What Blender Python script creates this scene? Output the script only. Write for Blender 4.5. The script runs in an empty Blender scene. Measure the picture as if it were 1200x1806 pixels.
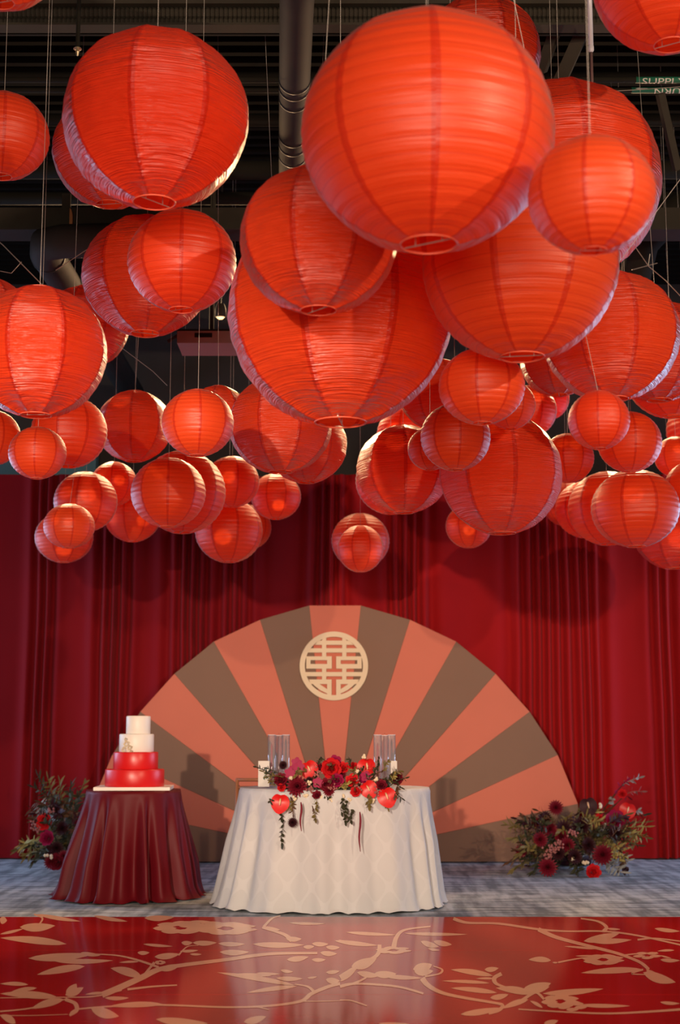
import bpy, bmesh, math, random
import numpy as np
from mathutils import Vector, Matrix
from mathutils import noise as mnoise
random.seed(7)
PI = math.pi
sc = bpy.context.scene
col = sc.collection

# ---------------------------------------------------------------- camera, world, lights, exposure
FPX, PITCH, CAMH = 2508.0, math.atan(382/2508), 1.15
cd = bpy.data.cameras.new('camera'); cam = bpy.data.objects.new('camera', cd); col.objects.link(cam)
cam.location = (0, 0, CAMH); cam.rotation_euler = (PI/2 + PITCH, 0, 0)
cd.sensor_fit = 'VERTICAL'; cd.sensor_height = 36.0; cd.lens = FPX/1806*36.0
cd.dof.use_dof = True; cd.dof.focus_distance = 7.6; cd.dof.aperture_fstop = 2.5
cd.clip_start = 0.05; cd.clip_end = 100
sc.camera = cam
w = bpy.data.worlds.new('world'); sc.world = w; w.use_nodes = True
w.node_tree.nodes['Background'].inputs[0].default_value = (1.0, 0.72, 0.5, 1)
w.node_tree.nodes['Background'].inputs[1].default_value = 0.10
sc.view_settings.view_transform = 'Standard'; sc.view_settings.look = 'None'
sc.view_settings.gamma = 1; sc.view_settings.use_curve_mapping = False
sc.view_settings.exposure = 0.12
sc.cycles.max_bounces = 8; sc.cycles.diffuse_bounces = 4; sc.cycles.transmission_bounces = 6
sc.cycles.transparent_max_bounces = 32; sc.cycles.sample_clamp_indirect = 4.0
sc.cycles.caustics_reflective = False; sc.cycles.caustics_refractive = False

def light(name, kind, loc, target, power, color, size=0.2, size_y=None, angle=None, blend=0.3):
    ld = bpy.data.lights.new(name, kind); ld.energy = power; ld.color = color
    if kind == 'AREA':
        ld.size = size
        if size_y: ld.shape = 'RECTANGLE'; ld.size_y = size_y
    else:
        ld.shadow_soft_size = size
        if kind == 'SPOT': ld.spot_size = angle; ld.spot_blend = blend
    o = bpy.data.objects.new(name, ld); col.objects.link(o); o.location = loc
    o.rotation_euler = (Vector(target) - Vector(loc)).to_track_quat('-Z', 'Y').to_euler()
    return o
WARM = (1.0, 0.70, 0.44)
COOL = (0.50, 0.66, 1.0)
# warm stage lamps standing behind the photographer
light('stage_lamp', 'SPOT', (-2.3, -2.2, 2.77), (0.0, 12.6, 1.15), 3600, (1.0, .77, .58), 0.07, angle=math.radians(25), blend=1.0)
light('stage_lamp', 'SPOT', (4.9, 0.4, 3.9), (-0.3, 7.2, 2.9), 1100, (1.0, 0.74, 0.50), 0.06, angle=math.radians(75), blend=0.5)
light('front_fill', 'AREA', (0, -3.2, 1.7), (0, 8, 2.8), 600, (1.0, 0.78, 0.60), 6.0, 2.0)  # added soft fill from the front, brightens the lower lantern faces
# daylight through the windows of both side walls
light('window_daylight', 'AREA', (-5.85, 11.9, 1.9), (-1.5, 11.0, 0), 115, COOL, 1.8, 2.4)
light('window_daylight', 'AREA', (5.85, 11.9, 1.9), (1.5, 11.0, 0), 115, COOL, 1.8, 2.4)
# added unseen warm spots that backlight the rear lanterns
for lx in (-2.4, -0.7, 1.1, 2.7):
    light('lantern_backlight', 'SPOT', (lx, 12.3, 4.9), (lx*0.7, 7.5, 2.2), 330, (1.0, 0.62, 0.32), 0.08, angle=math.radians(100), blend=0.8)

# ---------------------------------------------------------------- pixel to world helpers (photo treated as 1200x1806)
def ray(x, y):
    c, s = math.cos(PITCH), math.sin(PITCH); v = (903-y)/FPX
    return Vector(((x-600)/FPX, c - v*s, s + v*c))
def at_z(x, y, z):
    r = ray(x, y); t = (z-CAMH)/r.z
    return Vector((r.x*t, r.y*t, z))
def at_y(x, y, Y):
    r = ray(x, y); t = Y/r.y
    return Vector((r.x*t, Y, CAMH + r.z*t))

# ---------------------------------------------------------------- materials
MATS = {}
class NT:
    def __init__(s, name):
        s.m = bpy.data.materials.new(name); s.m.use_nodes = True
        s.t = s.m.node_tree; s.t.nodes.clear()
        s.out = s.t.nodes.new('ShaderNodeOutputMaterial')
    def n(s, typ, **kw):
        nd = s.t.nodes.new(typ)
        for k, v in kw.items():
            if k.startswith('i_'):
                key = k[2:]; key = int(key) if key.isdigit() else key.replace('_', ' ')
                nd.inputs[key].default_value = v
            else: setattr(nd, k, v)
        return nd
    def l(s, a, b): s.t.links.new(a, b)
    def math(s, op, a, b=None, c=None):
        nd = s.t.nodes.new('ShaderNodeMath'); nd.operation = op
        for i, v in enumerate((a, b, c)):
            if v is None: continue
            if isinstance(v, (int, float)): nd.inputs[i].default_value = v
            else: s.l(v, nd.inputs[i])
        return nd.outputs[0]
    def mixc(s, f, a, b, mode='MIX'):
        nd = s.t.nodes.new('ShaderNodeMix'); nd.data_type = 'RGBA'; nd.blend_type = mode
        for sock, v in ((nd.inputs[0], f), (nd.inputs[6], a), (nd.inputs[7], b)):
            if isinstance(v, (int, float)): sock.default_value = v
            elif isinstance(v, tuple): sock.default_value = (*v[:3], 1)
            else: s.l(v, sock)
        return nd.outputs[2]
    def bump(s, h, strength=0.3, dist=0.01):
        b = s.n('ShaderNodeBump'); b.inputs['Strength'].default_value = strength; b.inputs['Distance'].default_value = dist
        s.l(h, b.inputs['Height']); return b.outputs[0]
def plain(name, c, rough=0.6, metal=0.0, spec=0.5, var=0.0, scale=8, bump=0.0, emit=None, sheen=0.0, coat=0.0, bdist=0.01):
    if name in MATS: return MATS[name]
    t = NT(name); p = t.n('ShaderNodeBsdfPrincipled')
    p.inputs['Base Color'].default_value = (*c, 1); p.inputs['Roughness'].default_value = rough
    p.inputs['Metallic'].default_value = metal; p.inputs['Specular IOR Level'].default_value = spec
    p.inputs['Sheen Weight'].default_value = sheen; p.inputs['Coat Weight'].default_value = coat
    if var or bump:
        tc = t.n('ShaderNodeTexCoord'); nz = t.n('ShaderNodeTexNoise'); nz.inputs['Scale'].default_value = scale; nz.inputs['Detail'].default_value = 4
        t.l(tc.outputs['Object'], nz.inputs['Vector'])
        if var: t.l(t.mixc(nz.outputs[0], tuple(v*(1-var) for v in c), tuple(min(1, v*(1+var)) for v in c)), p.inputs['Base Color'])
        if bump: t.l(t.bump(nz.outputs[0], bump, bdist), p.inputs['Normal'])
    if emit: p.inputs['Emission Color'].default_value = (*c, 1); p.inputs['Emission Strength'].default_value = emit
    t.l(p.outputs[0], t.out.inputs[0]); MATS[name] = t.m
    return t.m

def lantern_mat(name, c, nylon):
    t = NT(name)
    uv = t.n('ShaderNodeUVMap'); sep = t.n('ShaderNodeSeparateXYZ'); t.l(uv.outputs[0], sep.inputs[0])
    tc = t.n('ShaderNodeTexCoord'); oi = t.n('ShaderNodeObjectInfo')
    fu = t.math('ABSOLUTE', t.math('SUBTRACT', t.math('FRACT', sep.outputs[0]), 0.5))
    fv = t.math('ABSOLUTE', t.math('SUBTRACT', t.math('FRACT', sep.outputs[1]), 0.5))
    seam = t.math('GREATER_THAN', fu, 0.452)                      # glued overlap of two gores
    rib_shade = t.math('GREATER_THAN', fv, 0.455)                       # painted line for the shade of the wire behind
    dark = t.math('MULTIPLY_ADD', seam, 0.62, t.math('MULTIPLY', rib_shade, 0.40 if not nylon else 0.16))
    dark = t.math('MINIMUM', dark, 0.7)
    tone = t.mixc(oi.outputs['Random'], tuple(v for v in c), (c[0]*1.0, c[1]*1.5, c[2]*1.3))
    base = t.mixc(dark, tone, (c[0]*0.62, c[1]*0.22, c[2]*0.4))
    nz = t.n('ShaderNodeTexNoise'); nz.inputs['Scale'].default_value = 14; nz.inputs['Detail'].default_value = 5
    mp = t.n('ShaderNodeMapping'); mp.inputs['Scale'].default_value = (1, 1, 3.5) if not nylon else (1.3, 1.3, 1.3)
    t.l(tc.outputs['Object'], mp.inputs[0]); t.l(mp.outputs[0], nz.inputs['Vector'])
    base = t.mixc(t.math('MULTIPLY', nz.outputs[0], 0.22), base, (c[0]*0.8, c[1]*0.5, c[2]*0.5))
    # crinkles run up and down between the ribs, and straight folds follow the ribs
    cr = t.n('ShaderNodeTexNoise'); cr.inputs['Scale'].default_value = 1.0; cr.inputs['Detail'].default_value = 3
    mp2 = t.n('ShaderNodeMapping'); mp2.inputs['Scale'].default_value = (3.2, 1.7, 1) if nylon else (1.6, 1.2, 1)
    t.l(uv.outputs[0], mp2.inputs[0]); t.l(mp2.outputs[0], cr.inputs['Vector'])
    wv = t.n('ShaderNodeTexNoise'); wv.inputs['Scale'].default_value = 1.0; wv.inputs['Detail'].default_value = 2
    mp3 = t.n('ShaderNodeMapping'); mp3.inputs['Scale'].default_value = (0.7, 5, 1)
    t.l(uv.outputs[0], mp3.inputs[0]); t.l(mp3.outputs[0], wv.inputs['Vector'])
    nearseam = t.math('POWER', t.math('MULTIPLY', fu, 2.0), 3.0)
    hgt = t.math('ADD', t.math('MULTIPLY', cr.outputs[0], t.math('MULTIPLY_ADD', nearseam, 1.3, 0.25)), t.math('MULTIPLY', wv.outputs[0], 0.7))
    nrm = t.bump(hgt, 0.50 if nylon else 0.16, 0.05)
    d = t.n('ShaderNodeBsdfDiffuse'); tr = t.n('ShaderNodeBsdfTranslucent')
    for q in (d, tr): t.l(base, q.inputs['Color']); t.l(nrm, q.inputs['Normal'])
    mx = t.n('ShaderNodeMixShader'); mx.inputs[0].default_value = 0.47
    t.l(d.outputs[0], mx.inputs[1]); t.l(tr.outputs[0], mx.inputs[2])
    g = t.n('ShaderNodeBsdfGlossy'); g.inputs['Roughness'].default_value = 0.34 if nylon else 0.42; t.l(nrm, g.inputs['Normal'])
    lw = t.n('ShaderNodeFresnel'); lw.inputs['IOR'].default_value = 1.5; t.l(nrm, lw.inputs['Normal'])
    # the shell is one sheet: use the same front and back reflectance (Fresnel from a mirrored cosine)
    geo = t.n('ShaderNodeNewGeometry'); fac = t.math('MULTIPLY', lw.outputs[0], t.math('SUBTRACT', 1.0, geo.outputs['Backfacing']))
    mg = t.n('ShaderNodeMixShader'); t.l(fac, mg.inputs[0]); t.l(mx.outputs[0], mg.inputs[1]); t.l(g.outputs[0], mg.inputs[2])
    t.l(mg.outputs[0], t.out.inputs[0])
    return t.m
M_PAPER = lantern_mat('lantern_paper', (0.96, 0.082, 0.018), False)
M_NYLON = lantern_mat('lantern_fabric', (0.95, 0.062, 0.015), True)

def carpet_mat():
    t = NT('carpet_tiles'); tc = t.n('ShaderNodeTexCoord'); p = t.n('ShaderNodeBsdfPrincipled'); p.inputs['Roughness'].default_value = 0.95
    p.inputs['Specular IOR Level'].default_value = 0.15
    hs = []
    for rot, sc_, s in ((0.5, (2.2, 15, 1), 1), (-0.7, (12, 1.6, 1), 1)):
        mp = t.n('ShaderNodeMapping'); mp.inputs['Rotation'].default_value = (0, 0, rot); mp.inputs['Scale'].default_value = sc_
        nz = t.n('ShaderNodeTexNoise'); nz.inputs['Scale'].default_value = s; nz.inputs['Detail'].default_value = 3
        t.l(tc.outputs['Object'], mp.inputs[0]); t.l(mp.outputs[0], nz.inputs['Vector']); hs.append(nz.outputs[0])
    m = t.math('MULTIPLY', hs[0], hs[1]); cr = t.n('ShaderNodeValToRGB'); t.l(m, cr.inputs[0])
    cr.color_ramp.elements[0].position = 0.17; cr.color_ramp.elements[0].color = (0.17, 0.195, 0.21, 1)
    cr.color_ramp.elements[1].position = 0.34; cr.color_ramp.elements[1].color = (0.46, 0.51, 0.54, 1)
    t.l(cr.outputs[0], p.inputs['Base Color']); t.l(t.bump(m, 0.6, 0.01), p.inputs['Normal']); t.l(p.outputs[0], t.out.inputs[0])
    return t.m
def cloth_mat(name, c, rough, sheen, pattern=False, weave=600, spec=0.3, var=0.12):
    t = NT(name); tc = t.n('ShaderNodeTexCoord'); p = t.n('ShaderNodeBsdfPrincipled')
    p.inputs['Roughness'].default_value = rough; p.inputs['Sheen Weight'].default_value = sheen; p.inputs['Specular IOR Level'].default_value = spec
    nz = t.n('ShaderNodeTexNoise'); nz.inputs['Scale'].default_value = 2.2; nz.inputs['Detail'].default_value = 4
    t.l(tc.outputs['Object'], nz.inputs['Vector'])
    base = t.mixc(nz.outputs[0], tuple(v*(1-var) for v in c), tuple(min(1, v*(1+var)) for v in c)); h = nz.outputs[0]
    if pattern:      # ogee lattice woven into the cloth
        uv = t.n('ShaderNodeUVMap'); sep = t.n('ShaderNodeSeparateXYZ'); t.l(uv.outputs[0], sep.inputs[0])
        su = t.math('MULTIPLY', sep.outputs[0], 52.0); sv = t.math('MULTIPLY', sep.outputs[1], 20.0)
        a = t.math('ADD', t.math('COSINE', su), t.math('COSINE', sv))
        ab = t.math('ABSOLUTE', a); ln = t.math('LESS_THAN', ab, 0.30)
        base = t.mixc(t.math('MULTIPLY', ln, 0.35), base, tuple(min(1, v*1.16) for v in c)); h = t.math('MULTIPLY', ln, 1.0)
    t.l(base, p.inputs['Base Color']); t.l(t.bump(h, 0.4, 0.006), p.inputs['Normal']); t.l(p.outputs[0], t.out.inputs[0])
    return t.m
M_CARPET = carpet_mat()
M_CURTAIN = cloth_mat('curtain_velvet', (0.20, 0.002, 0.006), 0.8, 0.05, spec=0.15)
M_CURTAIN_LIT = cloth_mat('curtain_velvet_lit', (0.31, 0.004, 0.006), 0.8, 0.05, spec=0.15)  # same velvet, with the stronger light on the right put into its colour
M_WHITE = cloth_mat('damask_white', (0.53, 0.53, 0.535), 0.8, 0.05, pattern=True, spec=0.2)
M_SATIN = cloth_mat('satin_burgundy', (0.105, 0.002, 0.006), 0.55, 0.0, spec=0.22)
M_BLACK = plain('ceiling_black', (0.012, 0.010, 0.0065), 0.85, spec=.2, var=0.5, scale=3)
M_DECK = plain('deck_black', (0.006, 0.005, 0.0035), 0.9, spec=.1)
M_STEEL = plain('painted_steel', (0.035, 0.029, 0.021), 0.75, spec=.2, var=0.3, scale=6)
M_DUCT = plain('duct_grey', (0.035, 0.029, 0.026), 0.75, spec=0.15, var=0.2, scale=5)
M_DARKLINE = plain('seal_black', (0.008, 0.007, 0.006), 0.6)
M_CORAL = plain('fan_coral', (0.56, 0.140, 0.078), 0.7, var=0.06, scale=3)
M_BROWN = plain('fan_brown', (0.195, 0.100, 0.058), 0.7, var=0.06, scale=3)
M_GOLD = plain('pale_gold', (0.66, 0.50, 0.30), 0.5, metal=0.0, var=0.04)
M_LINE = plain('nylon_line', (0.55, 0.5, 0.45), 0.25)
M_CORD = plain('glossy_cord', (0.62, 0.62, 0.72), 0.2)
M_RING = plain('rim_wire', (0.75, 0.12, 0.06), 0.4)
M_WIRE = plain('steel_wire', (0.55, 0.5, 0.45), 0.35, metal=0.7)

# ---------------------------------------------------------------- mesh helpers
class MB:
    def __init__(s): s.v = []; s.f = []; s.uv = None
    def add(s, vs, fs):
        o = len(s.v); s.v += [tuple(p) for p in vs]; s.f += [tuple(i+o for i in f) for f in fs]; return s
    def box(s, c, size, rot=None):
        vs = [Vector(((i & 1)-.5, ((i >> 1) & 1)-.5, ((i >> 2) & 1)-.5)) for i in range(8)]
        vs = [Vector((p.x*size[0], p.y*size[1], p.z*size[2])) for p in vs]
        if rot is not None: vs = [rot @ p for p in vs]
        return s.add([p+Vector(c) for p in vs], [(0,2,3,1),(4,5,7,6),(0,1,5,4),(2,6,7,3),(0,4,6,2),(1,3,7,5)])
    def tube(s, pts, r, n=8, cap=True):
        pts = [Vector(p) for p in pts]; k = len(pts); rs = r if isinstance(r, (list, tuple)) else [r]*k
        vs = []; up = None
        for i, p in enumerate(pts):
            d = (pts[min(i+1, k-1)] - pts[max(i-1, 0)]).normalized()
            if up is None: up = Vector((0, 0, 1)) if abs(d.z) < .9 else Vector((1, 0, 0))
            a = d.cross(up)
            if a.length < 1e-6: a = d.orthogonal()
            a.normalize(); b = a.cross(d).normalized(); up = b
            for j in range(n):
                q = 2*PI*j/n; vs.append(p + (a*math.cos(q) + b*math.sin(q))*rs[i])
        fs = [(i*n+j, i*n+(j+1) % n, (i+1)*n+(j+1) % n, (i+1)*n+j) for i in range(k-1) for j in range(n)]
        if cap: fs += [tuple(range(n-1, -1, -1)), tuple((k-1)*n+j for j in range(n))]
        return s.add(vs, fs)
    def ring(s, c, R, r, n=28, m=6, axis='Z'):
        vs = []; fs = []
        for i in range(n):
            a = 2*PI*i/n
            for j in range(m):
                b = 2*PI*j/m; rr = R + r*math.cos(b); h = r*math.sin(b)
                p = (rr*math.cos(a), rr*math.sin(a), h) if axis == 'Z' else (rr*math.cos(a), h, rr*math.sin(a)) if axis == 'Y' else (h, rr*math.cos(a), rr*math.sin(a))
                vs.append(Vector(p) + Vector(c))
        fs = [(i*m+j, ((i+1) % n)*m+j, ((i+1) % n)*m+(j+1) % m, i*m+(j+1) % m) for i in range(n) for j in range(m)]
        return s.add(vs, fs)
    def lathe(s, c, prof, n=32, cap=False):
        vs = [(c[0]+r*math.cos(2*PI*j/n), c[1]+r*math.sin(2*PI*j/n), c[2]+z) for r, z in prof for j in range(n)]
        k = len(prof)
        fs = [(i*n+j, i*n+(j+1) % n, (i+1)*n+(j+1) % n, (i+1)*n+j) for i in range(k-1) for j in range(n)]
        if cap: fs += [tuple(range(n-1, -1, -1)), tuple((k-1)*n+j for j in range(n))]
        return s.add(vs, fs)
    def prism(s, pts, th):            # polygon in a vertical plane (list of Vector), pushed back by th along +Y
        n = len(pts); vs = [Vector(p) for p in pts] + [Vector(p)+Vector((0, th, 0)) for p in pts]
        return s.add(vs, [tuple(range(n)), tuple(range(2*n-1, n-1, -1))] + [(i, i+n, (i+1) % n+n, (i+1) % n) for i in range(n)])
    def mesh(s, name, mat, smooth=False):
        me = bpy.data.meshes.new(name); me.from_pydata(s.v, [], s.f)
        if mat: me.materials.append(mat)
        if smooth: me.shade_smooth()
        me.update(); return me
    def build(s, name, mat, parent=None, smooth=False):
        return link(name, s.mesh(name, mat, smooth), parent)
def link(name, me, parent=None):
    o = bpy.data.objects.new(name, me); col.objects.link(o)
    if parent: o.parent = parent
    return o
def fixn(o):
    bm = bmesh.new(); bm.from_mesh(o.data); bmesh.ops.recalc_face_normals(bm, faces=bm.faces); bm.to_mesh(o.data); bm.free(); return o
def tag(o, label, cat, group=None):
    o['label'] = label; o['category'] = cat
    if group: o['group'] = group
    return o
def thing(name, label, cat, loc=(0, 0, 0), group=None):
    o = bpy.data.objects.new(name, None); col.objects.link(o); o.location = loc
    return tag(o, label, cat, group)
def struct(o): o['kind'] = 'structure'; return o

# ---------------------------------------------------------------- the room
RX, RY0, RY1, CEIL = 6.0, -5.5, 13.9, 5.6
floor = struct(MB().add([(-RX, RY0, 0), (RX, RY0, 0), (RX, RY1, 0), (-RX, RY1, 0)], [(0, 1, 2, 3)]).build('floor', M_CARPET))
mb = MB(); y = RY0; prof = []
while y < RY1:
    prof += [(y, CEIL), (y+.05, CEIL), (y+.07, CEIL+.05), (y+.13, CEIL+.05)]; y += .15
prof.append((y, CEIL))
mb.add([(sx*RX, p[0], p[1]) for p in prof for sx in (-1, 1)], [(2*i, 2*i+2, 2*i+3, 2*i+1) for i in range(len(prof)-1)])
ceiling = struct(mb.build('ceiling', M_DECK))
M_WALL = plain('wall_charcoal', (0.035, 0.032, 0.03), 0.85, var=0.1)
M_WALL_BLUELIT = plain('wall_blue_lit', (0.10, 0.25, 0.33), 0.8, var=0.08)
struct(MB().box((0, RY1+.05, CEIL/2), (2*RX, .1, CEIL)).build('wall_back', M_WALL))
struct(MB().box((0, RY0-.05, CEIL/2), (2*RX, .1, CEIL)).build('wall_front', M_WALL))
M_FRAME = plain('window_metal', (0.06, 0.06, 0.06), 0.4, metal=0.3)
M_PANE = plain('window_glass_lit', (0.55, 0.72, 1.0), 0.3, emit=1.2)
for side, sx in (('left', -1), ('right', 1)):
    mb = MB()                                    # wall with one long opening Y 5.9..10.5, z .6..3.2
    for (a, b, c, d) in ((RY0, 8.3, 0, CEIL), (13.1, RY1, 0, CEIL), (8.3, 13.1, 0, .6), (8.3, 13.1, 3.2, CEIL)):
        mb.box((sx*(RX+.05), (a+b)/2, (c+d)/2), (.1, b-a, d-c))
    struct(mb.build('wall_'+side, M_WALL))
    wf = struct(MB().box((sx*(RX+.02), 10.7, .63), (.1, 4.8, .06)).box((sx*(RX+.02), 10.7, 3.17), (.1, 4.8, .06)).box((sx*(RX+.02), 8.33, 1.9), (.1, .06, 2.6)).box((sx*(RX+.02), 13.07, 1.9), (.1, .06, 2.6)).build('window_1' if sx < 0 else 'window_2', M_FRAME))
    for k in range(4):
        MB().box((sx*(RX+.06), 8.93+1.18*k, 1.9), (.01, 1.12, 2.5)).build('pane', M_PANE, wf)
        if k: MB().box((sx*(RX+.03), 8.34+1.18*k, 1.9), (.06, .05, 2.5)).build('mullion', M_FRAME, wf)
# back wall strip left above the curtain, blue light put into its colour
a = at_y(-60, 838, 13.75); b = at_y(172, 800, 13.75)
struct(MB().box(((a.x-2.6+b.x)/2, 13.75, (a.z+b.z)/2), (b.x-a.x+2.6, .16, b.z-a.z+.06)).build('trim_1', M_WALL_BLUELIT))

# ---------------------------------------------------------------- ceiling services
def pipe(name, label, cat, pts, r, mat, bands=(), n=16, group=None):
    pts = [Vector(p) for p in pts]; o0 = pts[0].copy()
    t = thing(name, label, cat, o0, group)
    MB().tube([p-o0 for p in pts], r, n).build('tube', mat, t, True)
    for f in bands:
        p = pts[0].lerp(pts[-1], f)-o0; d = (pts[-1]-pts[0]).normalized()*.02
        MB().tube([p-d, p+d], r*1.05, n).build('joint_band', M_DARKLINE, t, True)
    return t
def depth_x(px, Y, z): return (px-600)/FPX*(Y*math.cos(PITCH)+(z-CAMH)*math.sin(PITCH))
DY0, DY1 = at_z(524, 0, 4.95).y, at_z(516, 290, 4.95).y
dx0, dx1 = depth_x(524, DY0, 4.95), depth_x(516, DY1, 4.95); dsl = (dx1-dx0)/(DY1-DY0)
pipe('round_duct', 'round grey duct running front to back between the two biggest lantern groups', 'duct',
     [(dx0+dsl*(Y-DY0), Y, 4.95) for Y in (4.8, 7.0, 9.0, 13.6)], .092, M_DUCT, (), 24)
rd = bpy.data.objects['round_duct']
for py_ in (140, 152, 172, 236, 252, 272, 330):
    Y = at_z(520, py_, 4.95).y; x = dx0+dsl*(Y-DY0) - rd.location.x
    MB().tube([(x, Y-.008-4.8, 0), (x, Y+.008-4.8, 0)], .0965, 24).build('joint_band', M_DARKLINE, rd, True)
# ribbed conduit pair caught between two flanges, across the top of the picture
pT = at_z(300, 9, 5.3)
Yb = pT.y
bm_ = thing('ceiling_beam', 'dark steel beam with ribbed conduits across the very top of the picture', 'beam', (0, Yb, 5.15))
zt, zb = at_y(300, 9, Yb).z-5.15, at_y(300, 49, Yb).z-5.15
MB().box((0, .05, zt+.06), (11.9, .14, .12)).build('top_flange', M_STEEL, bm_)
MB().box((0, 0, zb), (11.9, .10, .014)).build('bottom_flange', M_STEEL, bm_)
MB().box((0, .09, (zt+zb)/2), (11.9, .02, zt-zb)).build('web', M_BLACK, bm_)
for q in (.27, .70):
    mb = MB(); prof = []; x = -3.2; zc = zb+(zt-zb)*q; rr = (zt-zb)*.24
    while x < 3.2:
        prof += [(x, rr*.78), (x+.008, rr), (x+.018, rr)]; x += .026
    vs = [(px_, .02+r_*math.sin(2*PI*j/10), zc+r_*math.cos(2*PI*j/10)) for px_, r_ in prof for j in range(10)]
    mb.add(vs, [(i*10+j, i*10+(j+1) % 10, (i+1)*10+(j+1) % 10, (i+1)*10+j) for i in range(len(prof)-1) for j in range(10)])
    mb.build('ribbed_conduit', M_STEEL, bm_)
# second beam and pipe below it on the left
Y2 = at_z(200, 408, 4.6).y; z2 = at_y(200, 366, Y2).z
bm2 = thing('ceiling_beam', 'flat dark beam with rusty clamp above the left lanterns', 'beam', (0, Y2, 4.6))
MB().box((0, .08, (z2-4.6)/2), (11.9, .16, z2-4.6)).build('web', M_STEEL, bm2)
MB().box((0, .05, -.006), (11.9, .24, .012)).build('bottom_flange', M_DUCT, bm2)
xc = depth_x(117, Y2, 4.7)
MB().box((xc, -.012, .10), (.06, .02, .34)).build('clamp', M_STEEL, bm2)
M_RUST = plain('rust_orange', (0.42, 0.16, 0.05), 0.6)
fixn(MB().prism([Vector((xc+.028+.022*math.sin(a), -.028, .03+.09*math.cos(a)+.04)) for a in [PI*k/8 for k in range(9)]], .015).build('hook', M_RUST, bm2))
ex = depth_x(72, 9.3, 4.42)
EY = at_z(100, 424, 4.42).y
pipe('elbow_duct', 'bent grey duct turning away under the left beam', 'duct',
     [(-.9, EY, 4.42), (ex+.45, EY, 4.42), (ex+.16, EY+.02, 4.42), (ex+.03, EY+.08, 4.42), (ex, EY+.24, 4.41), (ex, EY+.6, 4.41), (ex, 13.6, 4.41)], .115, M_DUCT, (), 20)
ed = bpy.data.objects['elbow_duct']
for Y in (.30, .95, 2.2): MB().tube([(ex+.9, Y-.01, -.01), (ex+.9, Y+.01, -.01)], .121, 20).build('joint_band', M_DARKLINE, ed, True)
for (py_, z, r, lb) in ((135, 5.38, .03, 'thin black pipe behind the upper left lanterns'), (212, 5.25, .045, 'black pipe across the dark gap beside the round duct'),
                        (300, 5.2, .07, 'broad black pipe level with the left lantern tops'), (350, 5.12, .05, 'black pipe just over the flat beam on the left')):
    Y = at_z(300, py_, z).y
    MBo = MB().tube([(-5.9, Y, z), (5.9, Y, z)], r, 12).build('ceiling_pipe', M_BLACK, None, True); tag(MBo, lb, 'pipe')
# pipes with green flow labels, upper right
M_GREEN = plain('label_green', (0.02, 0.16, 0.09), 0.5); M_LETTER = plain('label_letters', (0.62, 0.60, 0.55), 0.5)
def text_mesh(s, size):
    cu = bpy.data.curves.new('letters', 'FONT'); cu.body = s; cu.size = size; cu.resolution_u = 3
    o = bpy.data.objects.new('letters', cu); col.objects.link(o); bpy.context.view_layer.update()
    me = bpy.data.meshes.new_from_object(o.evaluated_get(bpy.context.evaluated_depsgraph_get())); bpy.data.objects.remove(o)
    bm = bmesh.new(); bm.from_mesh(me); bmesh.ops.remove_doubles(bm, verts=bm.verts, dist=1e-6)
    for q in range(1, 16):      # cut into thin bands so the letters bend round the pipe
        bmesh.ops.bisect_plane(bm, geom=bm.verts[:]+bm.edges[:]+bm.faces[:], plane_co=(0, size*.75*q/16, 0), plane_no=(0, 1, 0))
    bm.to_mesh(me); bm.free(); return me
def label_pipe(py_, px0, word, flip, z, lb, arrow):
    c = at_z(1160, py_, z); r = .018
    t = thing('labelled_pipe', lb, 'pipe', (0, c.y, z))
    MB().tube([(-5.9, 0, 0), (5.9, 0, 0)], r, 14).build('tube', M_BLACK, t, True)
    x0 = depth_x(px0, c.y, z)
    MB().tube([(x0, 0, 0), (x0+1.1, 0, 0)], r+.0015, 18).build('green_label', M_GREEN, t, True)
    me = text_mesh(word, .064); xs = [v.co.x for v in me.vertices]; W_ = max(xs); Hh = .046
    el = math.atan2(z-CAMH, c.y)
    for v in me.vertices:
        u, q = v.co.x, v.co.y
        if flip: u, q = W_-u, Hh-q
        ph = (q-Hh/2)/(r+.0025) - .45
        # outward direction facing the lens, turned by ph towards the top of the pipe
        ny, nz = -math.cos(el), -math.sin(el); ty, tz = -math.sin(el), math.cos(el)
        rr = r+.0025
        v.co = Vector((x0+.035+(arrow*.11)+u*1.3, rr*(ny*math.cos(ph)+ty*math.sin(ph)), rr*(nz*math.cos(ph)+tz*math.sin(ph))))
    me.materials.clear(); me.materials.append(M_LETTER)
    link('lettering', me, t)
    if arrow:
        ny, nz = -math.cos(el-.5), -math.sin(el-.5); ty, tz = -math.sin(el-.5), math.cos(el-.5)
        rr = r+.0025
        def P(u, q): return (x0+u, rr*ny+q*ty, rr*nz+q*tz)
        MB().add([P(.02, 0), P(.05, .008), P(.05, -.008), P(.05, .003), P(.10, .003), P(.10, -.003), P(.05, -.003)], [(0, 2, 1), (3, 6, 5, 4)]).build('arrow', M_LETTER, t)
label_pipe(141, 1122, 'SUPPLY', False, 5.15, 'black pipe with green SUPPLY label at upper right', 0)
label_pipe(159, 1114, 'RETURN', True, 5.15, 'black pipe with upside-down green label and arrow at upper right', 1)
for (xa, ya, xb, yb, wd, lb) in ((985, 40, 955, 125, .07, 'left one of two sloping braces behind the top right lanterns'), (1035, 40, 985, 150, .09, 'right one of two sloping braces behind the top right lanterns'),
                                 (1165, 165, 1195, 300, .05, 'thin sloping brace at the right edge under the labelled pipes')):
    A_, B_ = at_y(xa, ya, 7.9), at_y(xb, yb, 8.1)
    if A_.z > CEIL-.03: A_ = A_ + (B_-A_)*((A_.z-CEIL+.03)/(A_.z-B_.z))
    tag(MB().tube([A_, B_], wd*.6, 4).build('brace', M_STEEL), lb, 'brace')
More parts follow.
